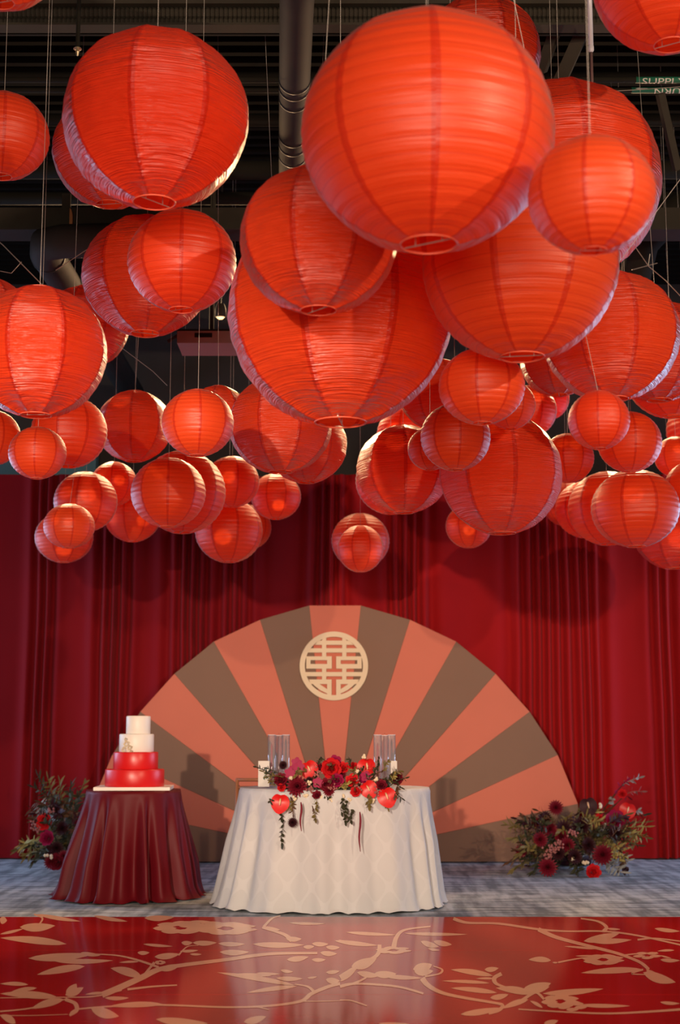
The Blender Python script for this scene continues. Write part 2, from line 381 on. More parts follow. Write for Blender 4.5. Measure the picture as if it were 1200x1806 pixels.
# big dark duct curving at right edge
pts = [at_y(1260, 330, 10.2), at_y(1180, 380, 10.2), at_y(1135, 430, 10.3), at_y(1118, 500, 10.5), at_y(1118, 560, 10.7)]
pipe('curved_duct', 'dark curved duct at the right edge beneath the ceiling deck', 'duct', pts, .12, M_BLACK)
# projector hung behind the left lanterns
c = at_y(368, 606, 9.63)
pj = thing('projector', 'grey projector hanging in the dark gap left of the largest low lantern', 'projector', c)
M_PROJ = plain('projector_grey', (0.30, 0.24, 0.22), 0.5)
MB().box((0, 0, 0), (.40, .34, .085)).build('body', M_PROJ, pj)
MB().box((-.02, -.172, .012), (.12, .006, .03)).build('vent', M_BLACK, pj)
MB().box((0, 0, .085), (.44, .05, .025)).build('mount_bar', M_DUCT, pj)
MB().tube([(.02, 0, .09), (.02, 0, CEIL-c.z)], .018, 8).build('drop_pole', M_STEEL, pj)
MB().tube([(-.17, 0, .085), (-.29, .05, .03)], .012, 6).build('bracket', M_DUCT, pj)
c = at_y(389, 556, 10.9)
sp = thing('ceiling_spotlight', 'small glowing spotlight in the dark above the grey projector', 'lamp', c)
MB().lathe((0, 0, 0), [(.03, .09), (.045, .05), (.045, -.01), (.04, -.02)], 16).build('housing', M_STEEL, sp, True)
MB().lathe((0, 0, 0), [(.001, -.034), (.02, -.03), (.036, -.012), (.036, 0)], 16).build('bulb', plain('bulb_glow', (1.0, 0.62, 0.28), 0.4, emit=2.2), sp, True)
MB().tube([(0, 0, .08), (0, 0, CEIL-c.z)], .008, 6).build('stem', M_STEEL, sp)
c = at_y(137, 84, 7.4)
sk = thing('sprinkler', 'small brass sprinkler head left of the big upper left lantern', 'sprinkler', c)
MB().tube([(0, 0, .0), (0, 0, CEIL-c.z)], .012, 8).build('drop_pipe', M_BLACK, sk)
MB().lathe((0, 0, 0), [(.001, 0), (.022, -.004), (.024, -.008), (.001, -.01)], 10).lathe((0, 0, -.045), [(.006, .04), (.012, .02), (.006, 0), (.001, -.004)], 8).build('head', plain('aged_brass', (0.45, 0.36, 0.22), 0.35, metal=.6), sk)
# slack wires strung under the ceiling
def wire(pts, lb, r=.0022, name='grid_wire'):
    tag(MB().tube(pts, r, 5).build(name, M_WIRE), lb, 'wire', 'grid wires under the ceiling')
wire([at_y(-40, 395, 7.93), at_y(5, 432, 7.93), at_y(80, 508, 7.93)], 'pale wire sloping down to the lantern at far left', .003)
wire([at_y(0, 478, 8.25), at_y(20, 482, 8.25), at_y(38, 462, 8.25)], 'short curled wire over the far left lanterns')
wire([at_y(98, 477, 8.25), at_y(152, 441, 8.25), at_y(172, 428, 8.25)], 'pale wire rising to the crinkled lantern on the left')
wire([at_y(205, 606, 9.2), at_y(270, 655, 9.2), at_y(295, 680, 9.2)], 'thin slack wire under the twin lanterns on the left')
wire([at_y(1100, 405, 8.67), at_y(1145, 470, 8.67), at_y(1175, 495, 8.67), at_y(1225, 548, 8.67)], 'knotted pale wire at the right edge', .003)
wire([at_y(1115, 476, 8.67), at_y(1145, 468, 8.67), at_y(1160, 464, 8.67)], 'loose wire tail at the right edge', .003)
wire([at_y(1144, 468, 8.67), at_y(1147, 448, 8.67)], 'upright wire end at the right edge', .003)
wire([at_y(1060, 162, 7.51), at_y(1130, 158, 7.51), at_y(1240, 150, 7.51)], 'taut pale wire in front of the labelled pipes', .0022)

# ---------------------------------------------------------------- paper lanterns
T0 = 0.225
def shade_mesh(nrib, nylon, seed, seg=64, sub=4):
    rng = random.Random(seed); rows = nrib*sub+1; vs = []; fs = []; uvs = []
    for i in range(rows):
        th = T0 + (PI-2*T0)*i/(rows-1)
        for j in range(seg):
            ph = 2*PI*j/seg
            s_ = abs(math.sin(PI*i/sub))
            g = abs(math.sin(4*ph))                                  # a gore lies flatter than a true sphere
            r = 1 + (0.013 if not nylon else 0.008)*(s_-.5)*min(1, 18/nrib)**3 - (0.010 if not nylon else .018)*g
            p = Vector((math.sin(th)*math.cos(ph), math.sin(th)*math.sin(ph), math.cos(th)))
            q = mnoise.noise(Vector((p.x*3+seed, p.y*3, p.z*9)))
            k = (0.010 if nylon else 0.004)
            r += k*q + (0.007*mnoise.noise(Vector((p.x*14, p.y*14+seed, p.z*6))) if nylon else 0)
            vs.append(p*r)
    for i in range(rows-1):
        for j in range(seg):
            fs.append((i*seg+j, (i+1)*seg+j, (i+1)*seg+(j+1) % seg, i*seg+(j+1) % seg))
            u0, u1, v0, v1 = j*8/seg, (j+1)*8/seg, i/sub, (i+1)/sub
            uvs += [(u0, v0), (u0, v1), (u1, v1), (u1, v0)]
    me = bpy.data.meshes.new('shade'); me.from_pydata([tuple(v) for v in vs], [], fs)
    l = me.uv_layers.new(name='UVMap'); l.data.foreach_set('uv', [c for uv in uvs for c in uv])
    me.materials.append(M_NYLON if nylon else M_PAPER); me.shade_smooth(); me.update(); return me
MESH = {('P', k): shade_mesh(n, False, 3+k, sg, 4) for k, (n, sg) in enumerate(((21, 72), (18, 56), (18, 48)))}
MESH.update({('N', k): shade_mesh(n, True, 13+k, sg, 4) for k, (n, sg) in enumerate(((30, 96), (24, 72), (20, 56)))})
ring_me = MB().ring((0, 0, 0), math.sin(T0), .008, 26, 5).mesh('rim', M_RING, True)
mb = MB()
for s_ in (-1, 1): mb.tube([(s_*.12, 0, -.97), (s_*.12, 0, .97)], .006, 5)
mb.tube([(-.215, 0, -.965), (.215, 0, -.965)], .006, 5).tube([(-.215, 0, .965), (.215, 0, .965)], .006, 5)
frame_me = mb.mesh('wire_expander', M_WIRE)
line_me = MB().tube([(0, 0, 0), (0, 0, 1)], 1.0, 6).mesh('hanging_line', M_LINE, True)
cord_me = MB().tube([(0, 0, 0), (0, 0, 1)], 1.0, 8).mesh('hanging_cord', M_CORD, True)
LAN = [
    ('H', 0.738, 3.983, 2.695, 0.1862, 'P'),
    ('A', 0.279, 4.287, 3.021, 0.4019, 'P'),
    ('J', -0.08, 5.084, 2.948, 0.2978, 'N'),
    ('D', -1.307, 5.121, 4.126, 0.2285, 'P'),
    ('E', 1.31, 5.281, 4.105, 0.305, 'P'),
    ('I', 0.698, 5.3, 2.93, 0.381, 'P'),
    ('B', -0.75, 5.485, 3.602, 0.381, 'N'),
    ('U', 0.59, 5.772, 2.557, 0.1793, 'P'),
    ('AF', 1.094, 5.88, 2.438, 0.1293, 'P'),
    ('K', 0.002, 5.895, 2.908, 0.4883, 'N'),
    ('N1', -1.322, 6.043, 2.778, 0.305, 'N'),
    ('P', 1.192, 6.064, 2.853, 0.3029, 'N'),
    ('G', 1.007, 6.175, 3.613, 0.457, 'N'),
    ('F', 0.661, 6.31, 4.29, 0.289, 'N'),
    ('M', -0.743, 6.429, 3.321, 0.2545, 'P'),
    ('C', -1.678, 6.713, 4.064, 0.2285, 'P'),
    ('AV', -0.708, 6.927, 2.653, 0.1791, 'P'),
    ('V', 0.583, 7.033, 2.603, 0.1759, 'P'),
    ('B2', -1.205, 7.094, 4.136, 0.305, 'N'),
    ('R', 1.149, 7.281, 3.068, 0.203, 'N'),
    ('AR', -1.619, 7.471, 2.607, 0.1531, 'P'),
    ('X', 0.496, 7.68, 2.67, 0.1247, 'P'),
    ('Q', 1.798, 7.823, 3.261, 0.305, 'N'),
    ('O', -2.049, 7.922, 3.489, 0.2545, 'N'),
    ('AX', -0.346, 8.099, 2.894, 0.305, 'N'),
    ('L', -1.151, 8.136, 3.806, 0.3804, 'N'),
    ('AB', 1.017, 8.306, 3.06, 0.1525, 'P'),
    ('Y', 0.58, 8.349, 3.139, 0.2285, 'N'),
    ('AT', -2.091, 8.361, 2.874, 0.1768, 'P'),
    ('AS', -1.63, 8.384, 2.913, 0.2285, 'P'),
    ('AW', -0.743, 8.476, 3.049, 0.1797, 'N'),
    ('AY', -0.208, 8.684, 2.894, 0.254, 'N'),
    ('AG', 1.836, 8.842, 2.944, 0.203, 'P'),
    ('AZ', -1.086, 8.869, 2.624, 0.2348, 'P'),
    ('W', 1.029, 8.951, 2.759, 0.3951, 'N'),
    ('S', 2.182, 9.11, 3.454, 0.3058, 'P'),
    ('Z1', 0.425, 9.363, 2.864, 0.3149, 'N'),
    ('AE', 1.543, 9.459, 2.959, 0.1765, 'P'),
    ('AJ', 2.021, 9.617, 2.638, 0.3007, 'P'),
    ('N2', -1.78, 9.675, 3.944, 0.3026, 'N'),
    ('BA', -1.091, 9.712, 2.768, 0.2983, 'P'),
    ('AU', -1.444, 9.771, 3.246, 0.2665, 'N'),
    ('AI', 2.481, 9.835, 2.813, 0.2068, 'P'),
    ('BG', -1.893, 9.836, 2.548, 0.1782, 'P'),
    ('Z2', 0.363, 9.963, 2.892, 0.254, 'P'),
    ('AH', 2.444, 10.158, 3.101, 0.1566, 'P'),
    ('BF', -1.859, 10.254, 2.787, 0.2318, 'P'),
    ('BC', -0.804, 10.452, 2.969, 0.203, 'P'),
    ('AK', 1.993, 10.466, 2.77, 0.2914, 'P'),
    ('AC', 1.432, 10.482, 3.516, 0.203, 'P'),
    ('BI', -1.714, 10.618, 2.984, 0.1761, 'P'),
    ('AP', 0.986, 10.781, 2.682, 0.178, 'P'),
    ('BD', -0.855, 10.831, 2.654, 0.2616, 'P'),
    ('AD', 1.624, 10.899, 3.71, 0.178, 'P'),
    ('AN', 2.583, 10.911, 2.67, 0.3206, 'N'),
    ('T', 2.869, 10.933, 3.459, 0.3025, 'P'),
    ('AL', 1.931, 11.054, 2.852, 0.2363, 'P'),
    ('AQ', 0.161, 11.101, 2.548, 0.1828, 'P'),
    ('BJ', -1.64, 11.112, 2.82, 0.2285, 'P'),
    ('BH', -2.196, 11.212, 2.652, 0.2322, 'P'),
    ('AA', 0.525, 11.22, 3.496, 0.2282, 'P'),
    ('BE', -0.515, 11.292, 2.995, 0.203, 'P'),
    ('AQ2', 0.167, 11.539, 2.668, 0.2389, 'P'),
    ('BD2', -0.768, 11.698, 2.803, 0.1978, 'P'),
    ('AM', 1.891, 11.71, 3.001, 0.1985, 'P'),
]
LABEL = {
    'A': 'huge lantern with dark vertical seams, nearest and largest at top centre',
    'B': 'large crinkled lantern at upper left with a dark centre panel',
    'B2': 'lantern half hidden behind the left edge of the large upper left lantern',
    'C': 'ribbed lantern cut by the left frame edge, level with the large upper left one',
    'D': 'lantern of which only the bottom curve shows in the top left corner',
    'E': 'lantern cut off by the top right corner, its open bottom showing',
    'F': 'pale wrinkled lantern peeking out above the huge centre lantern',
    'G': 'big pale creased lantern behind the smaller one at upper right',
    'H': 'smooth medium lantern overlapping the right edge of the huge lantern',
    'I': 'broad seamed lantern with open bottom, right below the huge lantern',
    'J': 'dark red lantern tucked under the left side of the huge lantern',
    'K': 'very wide finely creased lantern at the centre of the cluster',
    'L': 'creased lantern below the large upper left one, behind a smaller ribbed one',
    'M': 'ribbed lantern in front of a creased one, below the large upper left lantern',
    'N1': 'large lantern at the left frame edge, half in shade, open ring below',
    'N2': 'lantern showing behind the right side of the large left-edge lantern',
    'O': 'sliver of a lantern at the left frame edge above the large one',
    'P': 'large gridded lantern on the right with a hole above a small ball',
    'Q': 'dark lantern behind the lower right of the large gridded right lantern',
    'R': 'dark lantern behind the lower left of the large gridded right lantern',
    'S': 'lantern bottom peeping out below the dark one at the right edge',
    'T': 'lantern side cut by the right frame edge, below the gridded lantern',
    'U': 'bright orange flattened lantern below the broad seamed lantern',
    'V': 'orange lantern half lit, just below the bright flattened one',
    'W': 'deep red lantern with a fine mesh look, hanging low right of centre',
    'X': 'small dark lantern squeezed behind the half lit orange one',
    'Y': 'dark red lantern between the very wide one and the bright flattened one',
    'Z1': 'round orange-red lantern hanging just right of the single low lantern pair',
    'Z2': 'lantern peeping out on the lower left behind a round orange-red one',
    'AA': 'bit of pale lantern just under the very wide central lantern, right side',
    'AB': 'small creased lantern behind the right side of the bright flattened one',
    'AC': 'dark lantern to the upper right behind the deep red mesh lantern',
    'AD': 'small light orange lantern behind the left of the tiny bright ball',
    'AE': 'seamed orange lantern between the deep red one and the tiny bright ball',
    'AF': 'small bright creased ball hanging under the large gridded lantern',
    'AG': 'plain orange lantern behind the right side of the small bright ball',
    'AH': 'small pale pink lantern near the right frame edge',
    'AI': 'lantern cut by the right frame edge below the small pale pink one',
    'AJ': 'flattened pink closely ribbed lantern at lower right',
    'AK': 'orange lantern behind the left side of the pink ribbed one',
    'AL': 'second orange lantern in the row behind the pink ribbed one',
    'AM': 'farthest yellow-orange lantern in the row behind the pink ribbed one',
    'AN': 'orange lantern in the lower right corner of the cluster, lowest on the right',
    'AP': 'small orange lantern low behind the bottom left of the deep red one',
    'AQ': 'front one of the lone low lantern pair over the fan emblem',
    'AQ2': 'back one of the lone low lantern pair over the fan emblem',
    'AR': 'small pinkish lantern below the large left-edge lantern',
    'AS': 'medium lantern behind the small pinkish one at left',
    'AT': 'pinkish lantern side cut by the left frame edge, under the large one',
    'AU': 'shiny lantern in the gap between the left-edge lantern and the ribbed one',
    'AV': 'smooth medium lantern on thin lines below the grey projector',
    'AW': 'lantern top showing behind the one below the grey projector',
    'AX': 'crinkled shiny lantern under the left side of the very wide one',
    'AY': 'lantern behind the lower right of the crinkled shiny one',
    'AZ': 'orange lantern with a curved shadow, front of the lower left cluster',
    'BA': 'red lantern directly behind the orange one with the curved shadow',
    'BC': 'closely ribbed lantern below the crinkled shiny one',
    'BD': 'low lantern with dark seams under the closely ribbed one',
    'BD2': 'lantern edge showing right behind the low one with dark seams',
    'BE': 'small orange lantern below the lantern behind the crinkled shiny one',
    'BF': 'round lantern over the lowest lantern pair on the left',
    'BG': 'front one of the lowest lantern pair at left',
    'BH': 'pink ribbed back one of the lowest lantern pair at left',
    'BI': 'pinkish lantern between the round lower left one and the orange one',
    'BJ': 'dark orange lantern low between the round one and the front orange one',
}
SQ = dict(U=.89, BG=.88, AJ=.89, BH=.87, M=.95, AR=.92, K=1.0, G=1.0, A=.94, I=1.0, AF=.97, V=.98, W=.99, AX=.93, BE=.92, AS=.95, AV=.94, AQ=1.02, BA=.97, J=.93, H=.93)
ROT = dict(A=PI/8*0-PI/2, H=-PI/2+.5, I=-PI/2+.40, M=-PI/2+.1, C=-1.3, E=-1.57, W=-1.45)
BIG = [(n, x, y, z, r) for n, x, y, z, r, t in LAN]
OBST = [(Vector((dx0+dsl*(4.8-DY0), 4.8, 4.95)), Vector((dx0+dsl*(13.6-DY0), 13.6, 4.95)), .13), (Vector((-.9, EY, 4.42)), Vector((ex, EY, 4.42)), .16), (Vector((ex, EY, 4.42)), Vector((ex, 13.6, 4.42)), .16),
        (pj.location-Vector((.25, 0, 0)), pj.location+Vector((.25, 0, 0)), .25), (pj.location, Vector((pj.location.x+.02, pj.location.y, CEIL)), .05),
        (Vector((-6, Yb+.05, 5.2)), Vector((6, Yb+.05, 5.2)), .2), (Vector((-6, Y2+.07, 4.7)), Vector((6, Y2+.07, 4.7)), .2)]
for o_ in list(bpy.data.objects):
    if o_.name.startswith('labelled_pipe'): OBST.append((Vector((-6, o_.location.y, 5.15)), Vector((6, o_.location.y, 5.15)), .035))
for i_ in range(4): OBST.append((pts[i_], pts[i_+1], .15))
def line_end(n, x, y, z0):
    rng = random.Random(n); best = None
    for k in range(400):
        s = 0 if k == 0 else .02+2.8*k/400; a = rng.random()*2*PI
        e = Vector((x+s*math.cos(a), y+s*math.sin(a), CEIL+.02)); p0 = Vector((x, y, z0)); ok = True; d = e-p0
        for m, X, Y, Z, R in BIG:
            if m == n: continue
            q = Vector((X, Y, Z)); t = max(0, min(1, (q-p0).dot(d)/d.length_squared))
            if (p0+d*t-q).length < R+.01: ok = False; break
        if ok:
            for (A, B, rad_) in OBST:
                ab = B-A
                for i_ in range(41):
                    q = p0+d*(i_/40); t = max(0, min(1, (q-A).dot(ab)/ab.length_squared))
                    if (A+ab*t-q).length < rad_+.012: ok = False; break
                if not ok: break
        if ok: return e
    return Vector((x, y, z0+.03))
for n, x, y, z, r, kind in LAN:
    nyl = kind == 'N'; sq = SQ.get(n, .95); rng = random.Random('s'+n)
    big = 0 if r > .34 or n in 'EBJ' else 1 if r > .2 else 2
    t = thing('paper_lantern', LABEL[n], 'lantern', (x, y, z), 'red paper lanterns hung under the ceiling')
    rot = ROT.get(n, rng.random()*6.28)
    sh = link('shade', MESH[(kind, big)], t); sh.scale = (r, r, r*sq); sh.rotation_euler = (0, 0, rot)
    for s_ in (-1, 1):
        rg = link('rim', ring_me, t); rg.scale = (r, r, r); rg.location = (0, 0, s_*r*sq*math.cos(T0))
    fr = link('wire_expander', frame_me, t); fr.scale = (r, r, r*sq); fr.rotation_euler = (0, 0, rot+1)
    e = line_end(n, x, y, z+r*sq*.97); p0 = Vector((x, y, z+r*sq*.965)); d = e-p0
    ln = link('hanging_line', line_me, t)
    rr = .0010
    ln.location = p0-t.location; ln.scale = (rr, rr, d.length); ln.rotation_euler = d.to_track_quat('Z', 'Y').to_euler()

hc = at_y(1046, 190, 6.85)
t = thing('hanging_cord', 'thick white cord with brown lower end, hanging behind the pale creased lantern', 'cord', hc)
zj = at_y(1045, 86, 6.85).z-hc.z
MB().tube([(0, 0, zj), (0, 0, CEIL-hc.z)], .0125, 10).build('sleeve', M_CORD, t, True); MB().tube([(0, 0, 0), (0, 0, zj)], .008, 10).build('lower_end', plain('cord_brown', (.16, .09, .09), .4), t, True)
MB().lathe((0, 0, zj-.02), [(.008, 0), (.015, .01), (.015, .03), (.01, .045)], 12).build('clip', M_CORD, t, True)

# ---------------------------------------------------------------- red curtain, panel by panel
CY, CTOP = 12.95, 0
def fold_profile(x):
    # tight gathers where one panel meets the next, near-flat cloth between
    d = 0.0; g = 0.0
    for c, wd in ((-2.72, .16), (-2.05, .22), (-1.36, .28), (-.95, .22), (-.1, .22), (.62, .24), (1.9, .35), (2.25, .2), (2.95, .15), (-3.4, .2), (3.5, .2), (-4.4, .3), (4.4, .3)):
        g = max(g, math.exp(-((x-c)/wd)**2))
    return g
xs0 = []; x = -4.7
while x < 4.7: xs0.append(x); x += .012
ph = 0; PHS = []
for x in xs0:
    g = fold_profile(x); ph += .012*(2*PI)*(1.6+11*g + .8*mnoise.noise(Vector((x*1.5, 0, 3)))); PHS.append(ph)
cuts = [-4.7, -3.3, -2.05, -1.36, -.1, .62, 1.9, 2.95, 4.7]
curt_lab = ['far left stretch of red curtain cut by the frame edge', 'red curtain panel behind the left floor flowers', 'gathered red curtain panel above the cake table',
            'deeply pleated red curtain panel left of the low lantern pair', 'smooth red curtain panel behind the low lantern pair', 'red curtain panel right of the low lantern pair',
            'pleated red curtain panel above the right end of the fan', 'far right stretch of red curtain behind the floor flowers']
for k in range(len(cuts)-1):
    idx = [i for i, x in enumerate(xs0) if cuts[k]-.02 <= x <= cuts[k+1]+.02]
    ztop = at_y(300, 840, CY).z + .02*math.sin(k*2.1); rows = 30; vs = []
    for r in range(rows+1):
        t = r/rows; z = .012 + (ztop-.012)*t
        for i in idx:
            x = xs0[i]; g = fold_profile(x)
            a = (.012+.034*g)*(1.0-.25*t)*(1+.5*mnoise.noise(Vector((x*4, z*.7, 1))))
            dy = a*math.sin(PHS[i] + .7*mnoise.noise(Vector((x*1.2, z*.6, 9)))) + .022*mnoise.noise(Vector((x*1.1, z*.35, 5))) + .012*(k % 2)
            if t > .97: dy *= .7
            vs.append((x + .012*mnoise.noise(Vector((x*3, z*1.1, 2))), CY+dy, z))
    n = len(idx)
    fs = [(r*n+i, r*n+i+1, (r+1)*n+i+1, (r+1)*n+i) for r in range(rows) for i in range(n-1)]
    o = MB().add(vs, fs).build('curtain', M_CURTAIN_LIT if k >= 4 else M_CURTAIN, None, True)
    tag(o, curt_lab[k], 'curtain', 'red curtain panels along the back')
zt_ = at_y(300, 840, CY).z
t = thing('curtain_rail', 'thin dark rail carrying the red curtain', 'rail', (0, CY+.12, zt_-.03))
MB().tube([(-4.8, 0, 0), (4.8, 0, 0)], .02, 8).build('tube', M_BLACK, t)
for x in (-4.7, -1.6, 1.6, 4.7): MB().tube([(x, 0, 0), (x, 0, -zt_+.03)], .02, 8).build('upright', M_BLACK, t)

# ---------------------------------------------------------------- half-round fan backdrop
FY = 12.62
RPX = [(591, 1066), (637, 1068), (720, 1092), (804, 1131), (873, 1187), (938, 1260), (988, 1340), (1018, 1411)]
cen = at_y(591, 1511, FY)
fan = thing('fan_backdrop', 'half-round backdrop of coral and brown wedges standing before the red curtain', 'backdrop', (cen.x, FY, 0))
rad = []
for p in RPX[1:]:
    q = at_y(p[0], p[1], FY); rad.append(math.hypot(q.x-cen.x, q.z-cen.z))
angs = [math.radians(6+12*k) for k in range(8)]
R_ = rad + [rad[-1]*.997]
def fp(k):        # vertex k of the rim, k from -8 to 7 (between wedge k and k+1)
    a = angs[k] if k >= 0 else -angs[-k-1]; r = R_[k] if k >= 0 else R_[-k-1]
    if abs(a) > PI/2-.001: a = math.copysign(PI/2, a)
    return Vector((r*math.sin(a), 0, cen.z+r*math.cos(a)))
C0 = Vector((0, 0, cen.z)); TH_ = .035
for k in range(-7, 8):
    a, b = fp(k-1), fp(k)
    off = Vector((0, .0015*(k % 2), 0)); m = (a+b)/2-C0; m.normalize(); g = .0002
    tv = Vector((m.z, 0, -m.x))
    pts = [C0+m*.02, a+tv*g, b-tv*g]
    if k == 7: pts = [C0+Vector((.01, 0, 0)), a, b, Vector((b.x, 0, .012)), Vector((.01, 0, .012))]
    if k == -7: pts = [C0-Vector((.01, 0, 0)), Vector((-.01, 0, .012)), Vector((a.x, 0, .012)), a, b]
    o = fixn(MB().prism([p+off for p in pts], TH_).build('wedge', M_CORAL if k % 2 == 0 else M_BROWN, fan))
    o['label'] = 'coral wedge' if k % 2 == 0 else 'brown wedge'
for s_ in (-1, 1): MB().box((s_*1.3, .09, .45), (.05, .05, .9)).build('stand', M_BLACK, fan)
# pale gold medallion, traced in crop units of a 6.667x blow-up with origin (500,1090)
def mp_(cx, cy): 
    q = at_y(500+cx/6.667, 1090+cy/6.667, FY-.03); return Vector((q.x-cen.x, -.03, q.z))
med_c = mp_(595, 562); r_out = (mp_(998, 562)-med_c).x; r_in = (mp_(937, 562)-med_c).x
n = 72; vs = []
for rr in (r_in, r_out):
    for y_ in (0, .022):
        vs += [(med_c.x+rr*math.cos(2*PI*j/n), -.03+y_, med_c.z+rr*math.sin(2*PI*j/n)) for j in range(n)]
fs = []
for j in range(n):
    k_ = (j+1) % n
    fs += [(j, k_, 2*n+k_, 2*n+j), (n+j, 3*n+j, 3*n+k_, n+k_), (j, n+j, n+k_, k_), (2*n+j, 2*n+k_, 3*n+k_, 3*n+j)]
ring = fixn(MB().add(vs, fs).build('medallion', M_GOLD, fan)); ring['label'] = 'round pale gold double happiness medallion'
mb = MB()
NR = []
def rect(x0, y0, x1, y1):
    NR.append(1)
    # keep bar ends inside the ring
    if NR:
        pts = []
        for (x, y) in ((x0, y0), (x1, y0), (x1, y1), (x0, y1)):
            lim = math.sqrt(max(0, 348**2-(y-562)**2)); x = max(595-lim, min(595+lim, x)); pts.append(mp_(x, y)+Vector((0, .002+.0003*len(NR), 0)))
    mb.prism(pts, .016-.0003*len(NR))
for (a, b) in ((455, 505), (692, 742)):
    mb.prism([mp_(*q)+Vector((0, .003, 0)) for q in ((a, 238), (b, 222), (b, 462), (a, 462))] if a < 500 else [mp_(*q)+Vector((0, .003, 0)) for q in ((a, 222), (b, 238), (b, 462), (a, 462))], .016); rect(a, 588, b, 642); rect(a, 680, b, 735)
rect(370, 265, 825, 315); rect(290, 355, 905, 405); rect(240, 635, 950, 685)
for (x0, x1, h0, h1) in ((270, 570, 320, 515), (622, 922, 675, 870)):
    rect(x0, 450, x1, 495); rect(x0, 540, x1, 595); rect(x0, 490, h0, 545); rect(h1, 490, x1, 545)
rect(300, 722, 568, 776); rect(622, 722, 890, 776); mb.prism([mp_(*q)+Vector((0, .003, 0)) for q in ((515, 770), (568, 770), (568, 906), (515, 898))], .016); mb.prism([mp_(*q)+Vector((0, .003, 0)) for q in ((622, 770), (675, 770), (675, 898), (622, 906))], .016)
for pl in (((322, 752), (425, 776), (515, 836), (515, 886), (440, 852), (372, 800)), ((868, 752), (765, 776), (675, 836), (675, 886), (750, 852), (818, 800))):
    mb.prism([mp_(*p)+Vector((0, .003, 0)) for p in pl], .016)
ch = fixn(mb.build('character', M_GOLD, ring))

# ---------------------------------------------------------------- printed dance floor
M_DF = plain('floor_vinyl_red', (0.37, 0.010, 0.009), 0.6, spec=0.0, coat=0.8, var=0.07, scale=2)
M_DF.node_tree.nodes['Principled BSDF'].inputs['Coat Roughness'].default_value = 0.12
M_PRINT = plain('floor_print_peach', (0.74, 0.40, 0.24), 0.6, spec=0.0, coat=0.8, var=0.10, scale=6)
M_PRINT.node_tree.nodes['Principled BSDF'].inputs['Coat Roughness'].default_value = 0.12
ye = [at_z(600, p, .02).y for p in (1617, 1676, 1754)]; ye += [ye[2]-1.02*k for k in range(1, 7)]
dfl = thing('dance_floor', 'glossy red dance floor printed with peach branches, laid on the grey carpet', 'dance floor', (0, ye[0], 0))
for k in range(len(ye)-1):
    MB().box((0, (ye[k]+ye[k+1])/2-ye[0], .0102), (8.6, ye[k]-ye[k+1]-.003, .0196)).build('vinyl_sheet', M_DF, dfl)
DX = []
def F_(cx, cy, ox=0): 
    q = at_z(ox+cx/2, 1590+cy/2, .0206); return Vector((q.x, q.y-ye[0], .0206+len(DX)*2e-6))
pm = MB()
def leaf(a, b, wd, ox=0, seg=9, bend=.12):
    ax, ay = a; bx, by = b; L_ = math.hypot(bx-ax, by-ay); nx, ny = -(by-ay)/L_, (bx-ax)/L_
    top = []; bot = []
    for i in range(seg+1):
        t = i/seg; hw = wd/2*math.sin(PI*t**.85)**.8 if 0 < t < 1 else 0
        cx, cy = ax+(bx-ax)*t+nx*wd*bend*math.sin(PI*t), ay+(by-ay)*t+ny*wd*bend*math.sin(PI*t)
        top.append((cx+nx*hw, cy+ny*hw)); bot.append((cx-nx*hw, cy-ny*hw))
    pts = [F_(x, y, ox) for x, y in top+bot[1:-1][::-1]]; DX.append(1)
    pm.add(pts, [tuple(range(len(pts)))])
def stem(pl, wd, ox=0):
    P_ = []
    for i in range(len(pl)-1):
        p0, p1, p2, p3 = pl[max(i-1, 0)], pl[i], pl[i+1], pl[min(i+2, len(pl)-1)]
        for s in range(6):
            t = s/6
            P_.append(tuple(.5*((2*p1[k])+(-p0[k]+p2[k])*t+(2*p0[k]-5*p1[k]+4*p2[k]-p3[k])*t*t+(-p0[k]+3*p1[k]-3*p2[k]+p3[k])*t**3) for k in (0, 1)))
    P_.append(pl[-1]); n = len(P_); L_, R2 = [], []
    for i, p in enumerate(P_):
        a, b = P_[max(i-1, 0)], P_[min(i+1, n-1)]; d = math.hypot(b[0]-a[0], b[1]-a[1]) or 1; nx, ny = -(b[1]-a[1])/d, (b[0]-a[0])/d
        h = wd/2*(1-.45*i/n); h = h*(1+1.2*abs(nx)); L_.append(F_(p[0]+nx*h, p[1]+ny*h, ox)); R2.append(F_(p[0]-nx*h, p[1]-ny*h, ox))
    DX.append(1)
    pm.add(L_+R2, [(i, i+1, n+i+1, n+i) for i in range(n-1)])
def bloom(cx, cy, rx, ry, ox=0, k=7, blob=.5):
    for i in range(k):
        a = 2*PI*i/k+.3; x, y = cx+rx*.62*math.cos(a), cy+ry*.62*math.sin(a)
        leaf((x-rx*blob*.9, y+.5), (x+rx*blob*.9, y-.5), ry*.72, ox, bend=0)
